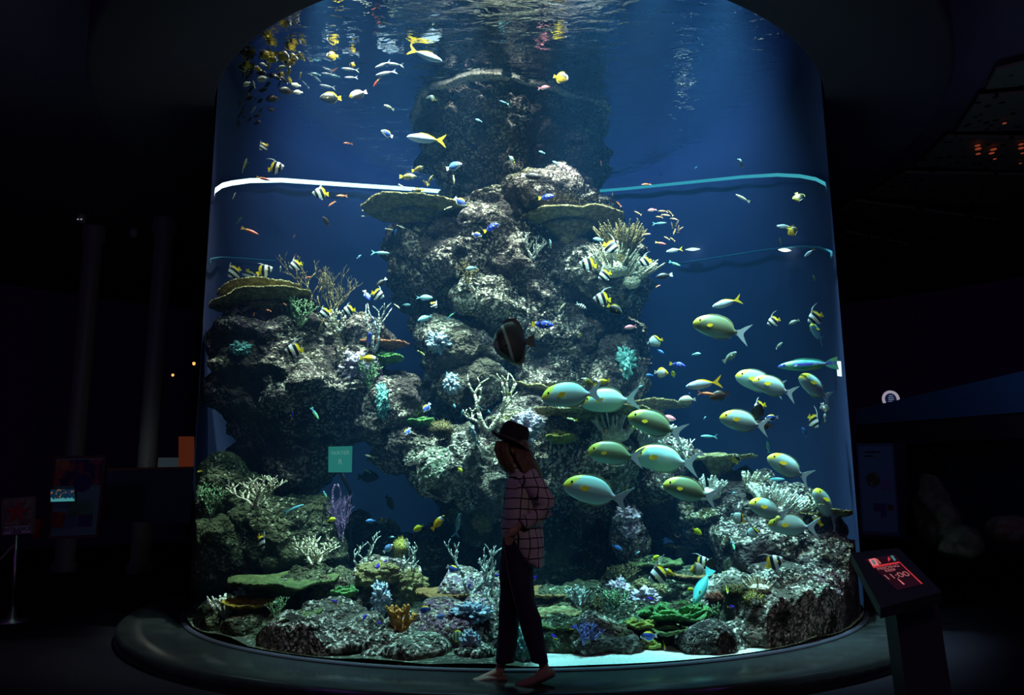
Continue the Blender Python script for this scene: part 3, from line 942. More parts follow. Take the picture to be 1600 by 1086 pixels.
lettuce(352, 955, 52, M_lettuce_y, 'dark olive leafy coral beside the white finger corals', 39, Y=6.95, leaves=9, height=0.4)
lettuce(694, 458, 34, M_lettuce_y, 'small ochre curled coral on the shaded flank of the column', 40, leaves=8, height=0.8)

# branching corals
branch_coral(498, 520, 130, M_gorg, 'tall brown branching gorgonian on top of the entrance side outcrop', 41, Y=8.2, spread=0.62, levels=6, rad=0.020, kids=2, flat=0.5, name='gorgonian_coral', shrink=0.82, wob=0.35)
branch_coral(522, 500, 90, M_gorg, 'brown branching gorgonian leaning toward the column', 42, Y=8.3, spread=0.6, levels=6, rad=0.022, kids=2, lean=0.35, name='gorgonian_coral', shrink=0.82, wob=0.35)
branch_coral(470, 505, 44, M_greenb, 'olive tufted coral at the foot of the tall gorgonian', 43, Y=8.05, spread=0.9, levels=4, rad=0.05, kids=3)
branch_coral(530, 512, 34, M_cream, 'small cream tufted coral under the twin bannerfish', 44, Y=8.1, spread=0.9, levels=3, rad=0.06)
branch_coral(585, 545, 76, M_stag, 'faint grey staghorn coral in the gap behind the outcrop', 45, Y=9.6, spread=0.8, levels=4, rad=0.035, kids=2)
branch_coral(578, 606, 46, M_greenb, 'pale green tufted coral on the arch shoulder', 46, spread=0.8, levels=4, rad=0.05)
branch_coral(764, 668, 90, M_cream, 'twisting white branched coral on the column above the hat', 47, Y=8.0, spread=1.0, levels=4, rad=0.045, kids=2, flat=0.4, lift=0.15)
branch_coral(404, 788, 50, M_cream, 'cream antler coral over the reddish boulder', 48, Y=7.5, spread=1.25, levels=4, rad=0.045, kids=3, lift=0.2)
branch_coral(332, 800, 50, M_greenb, 'greenish branched coral close to the entrance side acrylic', 49, Y=7.75, spread=0.7, levels=4, rad=0.05)
branch_coral(492, 880, 46, M_cream, 'cream antler coral on the flat crusted rock', 50, Y=7.4, spread=1.2, levels=4, rad=0.045, kids=3, lift=0.15)
branch_coral(566, 884, 56, M_stag, 'blue grey drooping staghorn coral in the dark', 51, Y=8.6, spread=1.2, levels=4, rad=0.035, kids=2, lift=0.1)
branch_coral(640, 905, 66, M_stag, 'grey staghorn coral standing clear against the dark cave', 52, Y=7.6, spread=0.85, levels=4, rad=0.04, kids=2, flat=0.4)
branch_coral(735, 925, 86, M_stag, 'widest grey staghorn coral just before the dark trousers', 53, Y=7.6, spread=0.9, levels=4, rad=0.04, kids=2, flat=0.3)
branch_coral(766, 915, 68, M_stag, 'upright grey staghorn coral touching the trouser outline', 54, Y=7.4, spread=0.6, levels=4, rad=0.04, kids=2, flat=0.3)
branch_coral(775, 952, 40, M_white, 'white feathery staghorn half hidden by the dark trousers', 55, Y=6.9, spread=0.9, levels=4, rad=0.05, kids=3)
branch_coral(905, 942, 28, M_stag, 'small grey forked coral beside the rusty table coral', 56, Y=7.3, spread=0.7, levels=3, rad=0.06)
branch_coral(960, 945, 32, M_greenb, 'pale green tufted coral next to the pink coral head', 57, Y=7.2, spread=0.9, levels=4, rad=0.05)
branch_coral(938, 955, 30, M_brain, 'brown tufted coral by the pale green tufted coral', 58, Y=7.1, spread=0.9, levels=4, rad=0.05)
branch_coral(914, 1000, 36, M_violet, 'violet branching coral on the dim mossy rock', 59, Y=6.45, spread=1.1, levels=4, rad=0.055, kids=3)
branch_coral(628, 985, 46, M_orange, 'orange branching sponge on the rubble', 60, Y=6.5, spread=0.6, levels=3, rad=0.11, kids=3, name='branching_sponge')
branch_coral(975, 912, 36, M_brain, 'brown shrubby coral above the pink coral heads', 61, Y=8.0, spread=0.8, levels=4, rad=0.045)
branch_coral(1072, 712, 32, M_white, 'bluish white sprig coral on the far table coral', 62, Y=8.6, spread=0.7, levels=3, rad=0.05)
branch_coral(435, 960, 32, M_greenb, 'green sprig coral beside the mustard table coral', 63, Y=6.7, spread=0.8, levels=4, rad=0.05)
branch_coral(715, 425, 20, M_cream, 'tiny pale sprig coral on the column face', 64, spread=0.8, levels=3, rad=0.06)
branch_coral(833, 400, 38, M_white, 'white branched coral on the bright face of the column', 65, spread=1.0, levels=4, rad=0.045)
branch_coral(732, 440, 34, M_gorg, 'brown bushy coral on the shaded flank of the column', 66, spread=0.9, levels=4, rad=0.04)
branch_coral(1125, 962, 26, M_greenb, 'small pale green sprig coral next to the lettuce coral', 67, Y=6.75, spread=0.9, levels=3, rad=0.06)

# finger corals
finger_coral(985, 436, 46, 44, M_cream, 'cream finger coral fanning off the bright column edge', 71, Y=8.7, tilt=45, n=60, fat=0.55)
finger_coral(957, 420, 40, 60, M_cream, 'cream knobbly finger coral behind the moving bannerfish', 72, Y=8.75, n=70, fat=0.6)
finger_coral(972, 400, 60, 34, M_gorg, 'brown upright finger coral on the column shoulder', 73, Y=8.9, n=70, fat=0.45)
finger_coral(1225, 802, 40, 84, M_white, 'bright white finger coral trailing along the ridge', 74, Y=7.75, tilt=40, n=90, fat=0.7)
finger_coral(1200, 788, 40, 36, M_white, 'white finger coral tuft at the upper end of the ridge', 75, Y=7.8, n=22)
finger_coral(1178, 762, 30, 36, M_cream, 'cream finger coral sprig above the ridge', 76, Y=8.2, tilt=30, n=18)
finger_coral(1010, 692, 40, 70, M_white, 'white finger coral between the two rows of surgeonfish', 77, Y=8.2, tilt=20, n=36)
finger_coral(1105, 772, 30, 60, M_white, 'white finger coral behind the tail of the olive surgeonfish', 78, Y=8.3, n=30)
finger_coral(304, 965, 26, 22, M_white, 'white finger coral tuft in the entrance side tank corner', 79, Y=7.25, n=16)
finger_coral(321, 962, 34, 26, M_white, 'white finger coral tuft beside the corner tuft', 80, Y=7.05, n=18)
finger_coral(1328, 980, 26, 26, M_white, 'white finger coral tuft low behind the info kiosk', 81, Y=7.2, n=16)
finger_coral(1186, 920, 22, 46, M_cream, 'pale finger coral low in the shade under the ridge', 82, Y=8.0, n=24)
finger_coral(908, 940, 26, 22, M_stag, 'grey finger coral beside the mossy rock', 83, Y=7.2, n=14)
finger_coral(960, 680, 36, 60, M_cream, 'cream finger coral under the broad table coral shelf', 84, Y=8.0, n=30)

# anemones, bushes, heads
spiky(1212, 945, 44, 38, M_olive, 'yellow brown feather star on the large front boulder', 91, Y=6.25, name='feather_star', cat='feather star')
spiky(1133, 1000, 62, 56, M_spiky, 'dark spiky sea anemone on the low front rock', 92, Y=6.25)
spiky(1088, 1008, 34, 46, M_spiky, 'smaller dark spiky anemone beside the low front rock', 93, Y=6.3)
spiky(1122, 935, 50, 24, M_red, 'dull red bushy coral below the diving teal fish', 94, Y=7.3, name='bushy_coral', cat='coral')
spiky(1148, 925, 52, 30, M_brain, 'brown bushy coral in the shade of the ridge', 95, Y=7.7, name='bushy_coral', cat='coral')
spiky(1330, 965, 40, 20, M_olive, 'olive bushy coral above the kiosk side finger tuft', 96, Y=7.3, name='bushy_coral', cat='coral')
spiky(690, 672, 44, 36, M_gorg, 'brown bushy coral beside the green lettuce coral', 97, Y=8.0, name='bushy_coral', cat='coral')
spiky(626, 857, 30, 40, M_olive, 'ochre bushy coral behind the grey staghorn', 98, Y=8.0, name='bushy_coral', cat='coral')
mound(590, 898, 70, 38, M_brain, 'brown domed brain coral below the violet damselfish', 101, Y=7.3)
mound(640, 915, 54, 46, M_brain, 'dark domed coral beside the brown brain coral', 102, Y=7.4)
mound(985, 925, 22, 18, M_brain, 'small brown dome coral between the pink heads', 103, Y=7.5)
mound(1030, 922, 26, 22, M_brain, 'brown dome coral behind the second pink head', 104, Y=7.6)
mound(1004, 915, 28, 20, M_brain, 'shaded dome coral above the second pink head', 105, Y=7.9)
mound(966, 922, 28, 28, M_pink, 'pink crusted coral head in the dim middle of the bed', 106, Y=7.5, name='crusted_coral')
mound(1006, 936, 40, 26, M_pink, 'wide pink crusted coral head with a violet damselfish', 107, Y=7.2, name='crusted_coral')
mound(980, 805, 32, 20, M_pink, 'pale pink crust on top of the narrow rock post', 108, Y=7.75, name='crusted_coral')
mound(985, 830, 26, 16, M_pink, 'second pale pink crust lower on the rock post', 109, Y=7.75, name='crusted_coral')
mound(822, 668, 40, 40, M_pink, 'lilac crusted coral patch just behind the hat', 110, Y=7.6, name='crusted_coral')
mound(977, 565, 24, 40, M_cyan, 'bright turquoise crust on the dark side of the column', 111, name='crusted_coral')
mound(598, 628, 16, 44, M_cyan, 'turquoise crust streak down the arch shoulder', 112, name='crusted_coral')
mound(686, 535, 30, 26, M_blue, 'sky blue crust patch on the column flank', 113, name='crusted_coral')
mound(705, 600, 20, 26, M_blue, 'blue crust patch above the arch', 114, name='crusted_coral')
mound(556, 572, 40, 36, M_pink, 'lilac white crust on the sloping shoulder rock', 115, name='crusted_coral')
mound(1254, 990, 20, 34, M_cyan, 'turquoise white crust on the large front boulder', 116, name='crusted_coral')
mound(735, 1005, 24, 30, M_blue, 'bluish white crust beside the striped yellow fish', 117, Y=6.15, name='crusted_coral')
mound(728, 1035, 22, 24, M_blue, 'pale blue crust lowest before the trousers', 118, Y=6.02, name='crusted_coral')
mound(738, 958, 52, 26, M_blue, 'blue crusted coral lump beside the trouser leg', 119, Y=6.9, name='crusted_coral')
mound(595, 935, 26, 40, M_blue, 'bluish white crust under the brown brain coral', 120, Y=7.1, name='crusted_coral')
mound(395, 922, 40, 14, M_blue, 'bluish white crust under the long table coral', 121, Y=7.2, name='crusted_coral')
mound(818, 1015, 24, 40, M_cyan, 'pale turquoise crust seen between the trouser legs', 122, Y=6.1, name='crusted_coral')
mound(374, 546, 26, 20, M_cyan, 'faint turquoise crust on the shaded outcrop', 123, name='crusted_coral')
mound(755, 812, 34, 40, M_brain, 'speckled dome coral on the boulder before the shirt', 124, name='brain_coral')

# purple whip corals in the cave
def whip(pts, label, Y, r=0.012, m=None):
    P = [at(x, y, Y) for x, y in pts]
    c = P[-1].copy()
    D_ = []
    for i in range(len(P) - 1):
        for k in range(5): D_.append(P[i].lerp(P[i + 1], k / 5))
    D_.append(P[-1])
    b = MB(); b.tube([p - c for p in D_], r, 6)
    o = b.build('whip_coral', m); o.location = c
    return tag(o, label, 'coral', 'whip corals in the cave')
M_whip = cmat('purple_whip', (0.34, 0.20, 0.46), (0.46, 0.30, 0.58))
whip([(524, 757), (520, 768), (519, 782), (521, 793), (526, 806), (530, 830)], 'thin purple whip coral bowing toward the outcrop in the cave', 8.0, m=M_whip)
whip([(527, 756), (531, 764), (532, 775), (530, 786), (526, 796), (524, 806), (530, 830)], 'thin purple whip coral bowing away from the outcrop in the cave', 8.02, m=M_whip)
branch_coral(533, 845, 80, M_whip, 'faint purple feathered coral behind the whip corals in the cave', 68, Y=8.4, spread=0.4, levels=5, rad=0.012, kids=3, shrink=0.8)

# ------------------------------------------------------------------ fish
def fm(name, base, layers=(), rough=0.4, spec=0.35):
    return mat('fish_' + name, base, layers, rough=rough, spec=spec)
YEL = (0.85, 0.62, 0.02)
BLK = (0.012, 0.012, 0.014)
WHT = (0.82, 0.86, 0.86)
F_eye = fm('eye', (0.01, 0.01, 0.012), (('spot', (0, 0), 0.6, 0.1, (0.01, 0.01, 0.01)),), rough=0.1)
F_yellow = fm('yellow', YEL)
F_black = fm('black', BLK)
F_white = fm('white', WHT)
F_clear = fm('pale_fin', (0.55, 0.68, 0.72))
F_grey = fm('grey_fin', (0.34, 0.50, 0.56))
surf = (('band', (1, 0, 0.8), 0.40, 0.62, 0.025, (0.72, 0.66, 0.06)), ('band', (0, 0, 1), -0.6, -0.035, 0.03, (0.42, 0.70, 0.70)), ('band', (1, 0, 0), -0.6, -0.17, 0.03, (0.45, 0.58, 0.66)))
F_surg = fm('surgeon', (0.40, 0.66, 0.64), surf)
F_surgo = fm('surgeon_olive', (0.15, 0.21, 0.11), (('band', (1, 0, 0.8), 0.40, 0.62, 0.03, (0.44, 0.42, 0.05)), ('band', (0, 0, 1), -0.6, -0.09, 0.04, (0.30, 0.50, 0.44))))
F_sfin = fm('surgeon_fin', (0.42, 0.42, 0.10), (('noise', 5, 0.5, 0.2, (0.25, 0.38, 0.36)),))
F_fus = fm('fusilier', (0.50, 0.66, 0.82), (('band', (-0.42, 0, 1), 0.08, 0.6, 0.012, YEL), ('band', (1, 0, 0), -0.6, -0.2, 0.03, YEL), ('band', (0, 0, 1), -0.6, -0.05, 0.03, (0.72, 0.86, 0.88))))
F_silver = fm('silver', (0.66, 0.74, 0.84), (('band', (0, 0, 1), 0.03, 0.6, 0.015, (0.22, 0.34, 0.52)), ('band', (0, 0, 1), -0.6, -0.03, 0.02, (0.86, 0.92, 0.92))))
F_teal = fm('teal_slim', (0.22, 0.58, 0.62), (('band', (0, 0, 1), 0.03, 0.6, 0.02, (0.10, 0.36, 0.46)),))
bnl = (('band', (1, 0, -0.45), 0.22, 0.37, 0.012, BLK), ('band', (1, 0, -0.45), -0.16, 0.03, 0.012, BLK), ('band', (1, 0, -0.45), -0.6, -0.17, 0.012, YEL), ('band', (1, 0, 0.2), 0.46, 0.6, 0.01, (0.15, 0.18, 0.2)))
F_ban = fm('banner', WHT, bnl)
F_banfin = fm('banner_dorsal', WHT, (('band', (1, 0, -0.45), -0.9, -0.17, 0.012, YEL),))
F_rac = fm('raccoon', (0.52, 0.35, 0.012), (('band', (0.5, 0, 1), 0.08, 0.9, 0.06, (0.014, 0.010, 0.004)), ('band', (1, 0, 0.3), 0.33, 0.40, 0.012, WHT), ('band', (1, 0, 0.3), 0.40, 0.47, 0.012, BLK)))
F_but = fm('butterfly_pale', (0.50, 0.74, 0.74), (('band', (1, 0, -0.5), -0.8, -0.20, 0.02, YEL), ('band', (1, 0, -0.6), -0.24, -0.14, 0.015, BLK), ('band', (1, 0, 0.2), 0.36, 0.42, 0.012, BLK)))
F_pyr = fm('pyramid', (0.92, 0.94, 0.92), (('band', (1, 0, 0.1), 0.26, 0.7, 0.02, (0.62, 0.46, 0.03)), ('band', (-0.25, 0, 1), 0.16, 0.9, 0.02, YEL)))
F_thr = fm('threadfin', (0.52, 0.62, 0.60), (('band', (1, 0, 0.5), 0.22, 0.9, 0.03, YEL), ('band', (1, 0, 0.25), 0.12, 0.30, 0.05, (0.10, 0.08, 0.02)), ('wave', (40, 0, 40), 0.85, 0.1, (0.30, 0.38, 0.38))))
F_pow = fm('powder_tang', (0.035, 0.08, 0.42), (('band', (1, 0, 0.3), 0.34, 0.7, 0.015, (0.012, 0.015, 0.05)), ('band', (1, 0, -1.4), 0.36, 0.9, 0.02, WHT), ('band', (-0.1, 0, 1), 0.17, 0.9, 0.012, YEL)))
F_powp = fm('powder_tang_pale', (0.10, 0.26, 0.62), (('band', (1, 0, 0.3), 0.34, 0.7, 0.015, (0.05, 0.10, 0.3)), ('band', (1, 0, -1.4), 0.36, 0.9, 0.02, WHT)))
F_btang = fm('blue_tang', (0.06, 0.10, 0.80), (('spot', (-0.02, 0.05), 0.13, 0.015, (0.01, 0.01, 0.06)), ('spot', (0.02, 0.03), 0.075, 0.012, (0.10, 0.16, 0.85)), ('band', (1, 0, -0.8), 0.20, 0.27, 0.015, (0.01, 0.01, 0.05))))
F_dam = fm('damsel', (0.07, 0.03, 0.85), (('band', (0.5, 0, 1), -0.9, -0.10, 0.03, YEL),))
F_anth = fm('anthias', (0.85, 0.24, 0.08), (('band', (0, 0, 1), -0.6, -0.05, 0.03, (0.85, 0.42, 0.34)),))
F_anthy = fm('anthias_yellow', (0.72, 0.46, 0.10), (('noise', 3, 0.5, 0.2, (0.6, 0.3, 0.25)),))
F_dark = fm('dark_tang', (0.022, 0.018, 0.02))
F_brown = fm('brown', (0.05, 0.032, 0.02))
F_bat = fm('batfish', (0.024, 0.020, 0.018), (('band', (1, 0, -0.12), 0.335, 0.46, 0.03, (0.30, 0.38, 0.32)), ('band', (1, 0, -0.22), 0.10, 0.16, 0.012, (0.28, 0.34, 0.30)), ('band', (1, 0, -1.2), 0.50, 0.9, 0.03, (0.12, 0.26, 0.20))))
F_chr = fm('chromis', (0.30, 0.66, 0.74), (('band', (0, 0, 1), 0.06, 0.6, 0.04, (0.20, 0.46, 0.62)),))
F_rab = fm('rabbitfish', YEL, (('band', (1, 0, 0.25), 0.36, 0.46, 0.012, BLK), ('band', (1, 0, 0.1), 0.22, 0.36, 0.02, WHT)))
F_rabd = fm('rabbitfish_dark', (0.30, 0.24, 0.05), (('noise', 9, 0.5, 0.1, (0.12, 0.11, 0.04)), ('band', (1, 0, 0.1), 0.22, 0.36, 0.02, (0.6, 0.62, 0.5))))
F_srg = fm('sergeant', (0.80, 0.84, 0.80), (('wave', (34, 0, 0), 0.1, 0.15, BLK),))
F_con = fm('convict', (0.42, 0.74, 0.60), (('wave', (30, 0, 0), 0.35, 0.2, (0.14, 0.12, 0.02)), ('band', (0, 0, 1), 0.26, 0.9, 0.02, (0.70, 0.62, 0.04)), ('band', (0, 0, 1), -0.9, -0.26, 0.02, (0.70, 0.62, 0.04))))
F_ang = fm('angelfish', (0.008, 0.008, 0.010), (('noise', 14, 0.52, 0.1, (0.016, 0.018, 0.02)), ('band', (0.9, 0, 1), 0.42, 0.9, 0.05, (0.12, 0.13, 0.125)), ('band', (-0.9, 0, 1), 0.30, 0.9, 0.02, YEL)))
F_angw = fm('angelfish_white', (0.78, 0.78, 0.66), (('band', (0.2, 0, 1), -0.9, -0.03, 0.04, (0.05, 0.05, 0.06)), ('band', (1, 0, 0), 0.38, 0.7, 0.02, YEL)))
F_pink = fm('squirrel', (0.82, 0.22, 0.28), (('band', (0, 0, 1), -0.6, -0.05, 0.03, (0.85, 0.60, 0.62)),))
F_red = fm('red', (0.62, 0.10, 0.06), (('band', (1, 0, 0), -0.6, -0.1, 0.05, (0.70, 0.40, 0.10)),))
F_wra = fm('wrasse', (0.06, 0.36, 0.30), (('band', (0, 0, 1), -0.02, 0.03, 0.012, (0.08, 0.08, 0.55)), ('noise', 5, 0.55, 0.1, (0.20, 0.50, 0.16))))
F_ywr = fm('wrasse_yellow', (0.62, 0.66, 0.05), (('band', (0, 0, 1), -0.01, 0.05, 0.012, (0.03, 0.03, 0.03)), ('band', (1, 0, 0), 0.25, 0.7, 0.1, (0.75, 0.80, 0.60))))
F_uni = fm('unicornfish', (0.10, 0.55, 0.55), (('band', (0, 0, 1), 0.05, 0.6, 0.04, (0.06, 0.40, 0.42)),))
F_gry = fm('grey', (0.26, 0.30, 0.24), (('noise', 6, 0.5, 0.12, (0.14, 0.17, 0.13)),))
F_pgr = fm('pale_grey', (0.62, 0.62, 0.48), (('band', (0, 0, 1), -0.6, 0.0, 0.1, (0.46, 0.48, 0.38)),))
F_ydam = fm('yellow_damsel', (0.72, 0.74, 0.03))
F_blu = fm('small_blue', (0.05, 0.20, 0.60))
F_cream = fm('cream', (0.80, 0.72, 0.48))

TAILS = {
    'lunate': [(-.22, .028), (-.30, .06), (-.38, .13), (-.5, .205), (-.415, .085), (-.375, .02), (-.375, -.025), (-.41, -.09), (-.48, -.20), (-.37, -.125), (-.29, -.06), (-.22, -.032)],
    'fork': [(-.25, .022), (-.33, .06), (-.5, .165), (-.44, .07), (-.375, 0), (-.44, -.075), (-.49, -.165), (-.33, -.06), (-.25, -.022)],
    'fan': [(-.26, .04), (-.34, .10), (-.46, .14), (-.45, .05), (-.44, 0), (-.45, -.05), (-.46, -.14), (-.34, -.10), (-.26, -.04)],
    'round': [(-.28, .035), (-.36, .09), (-.45, .085), (-.49, .03), (-.49, -.03), (-.45, -.085), (-.36, -.09), (-.28, -.035)],
}
P_SURG = [(.5, .0, -.03, .008), (.475, .055, -.075, .04), (.42, .115, -.115, .065), (.3, .18, -.155, .085), (.12, .208, -.180, .095), (-.04, .185, -.165, .08), (-.15, .115, -.105, .05), (-.21, .045, -.05, .025), (-.26, .03, -.034, .016)]
P_FUS = [(.5, .0, -.02, .008), (.46, .04, -.045, .03), (.36, .085, -.09, .055), (.18, .125, -.125, .065), (0, .115, -.115, .06), (-.14, .065, -.065, .04), (-.22, .03, -.03, .02), (-.28, .02, -.02, .012)]
P_SLIM = [(.5, .0, -.015, .006), (.44, .04, -.04, .03), (.3, .075, -.075, .045), (.1, .09, -.095, .05), (-.1, .065, -.07, .04), (-.22, .03, -.03, .02), (-.29, .018, -.018, .01)]
P_DISC = [(.5, -.03, -.06, .008), (.45, .02, -.10, .035), (.38, .12, -.17, .06), (.24, .25, -.26, .085), (.08, .33, -.33, .09), (-.08, .32, -.33, .075), (-.2, .20, -.22, .05), (-.27, .07, -.08, .028), (-.31, .05, -.055, .018)]
P_OVAL = [(.5, -.01, -.04, .008), (.46, .05, -.08, .04), (.38, .14, -.14, .07), (.24, .215, -.20, .09), (.06, .245, -.24, .095), (-.1, .22, -.215, .08), (-.2, .13, -.13, .05), (-.265, .05, -.05, .025), (-.31, .035, -.035, .015)]
P_MID = [(.5, -.01, -.03, .008), (.45, .05, -.06, .04), (.34, .12, -.12, .07), (.16, .17, -.17, .08), (-.04, .155, -.155, .07), (-.17, .085, -.085, .045), (-.25, .035, -.035, .02), (-.31, .025, -.025, .012)]
P_BAT = [(.42, .02, -.05, .008), (.40, .10, -.12, .035), (.36, .21, -.21, .055), (.26, .34, -.31, .075), (.1, .44, -.40, .085), (-.06, .44, -.44, .075), (-.17, .30, -.34, .055), (-.23, .10, -.13, .035), (-.27, .05, -.06, .02)]

def edge_fin(prof, side, x0, x1, h0, h1, spikes=False, n=12):
    xs = np.array([p[0] for p in prof])[::-1]
    zs = np.array([p[1 if side > 0 else 2] for p in prof])[::-1]
    lo, hi = [], []
    for i in range(n + 1):
        t = i / n
        x = x0 + (x1 - x0) * t
        z = float(np.interp(x, xs, zs))
        lo.append((x, z - side * 0.025))
        h = (h0 + (h1 - h0) * t) * min(1, t * 5 + 0.1) * min(1, (1 - t) * 7 + 0.25)
        if spikes and i % 2: h *= 0.75
        hi.append((x - 0.25 * h, z + side * h))
    return hi + lo[::-1]

# species: profile, tail outline, dorsal, anal, other fins, eye (x, z, r), materials (body, dorsal, anal, tail, pectoral), pectoral (x, z, size)
def SP(prof, tail, dors, anal, eye, mats, pect, words, name, cat, extra=None, tails=1.0):
    return dict(prof=prof, tail=[(x, z * tails) for x, z in TAILS[tail]], dors=dors, anal=anal, eye=eye, mats=mats, pect=pect, words=words, name=name, cat=cat, extra=extra)
def D(p, a, b, h0, h1, s=False): return edge_fin(p, 1, a, b, h0, h1, s)
def A(p, a, b, h0, h1): return edge_fin(p, -1, a, b, h0, h1)
streamer = [(.10, .30), (.06, .40), (-.02, .50), (-.14, .58), (-.30, .64), (-.48, .665), (-.30, .615), (-.16, .545), (-.06, .46), (-.02, .36), (-.02, .28)]
short_streamer = [(.10, .30), (.08, .38), (.02, .46), (-.08, .52), (-.2, .55), (-.08, .49), (-.02, .42), (-.02, .30)]
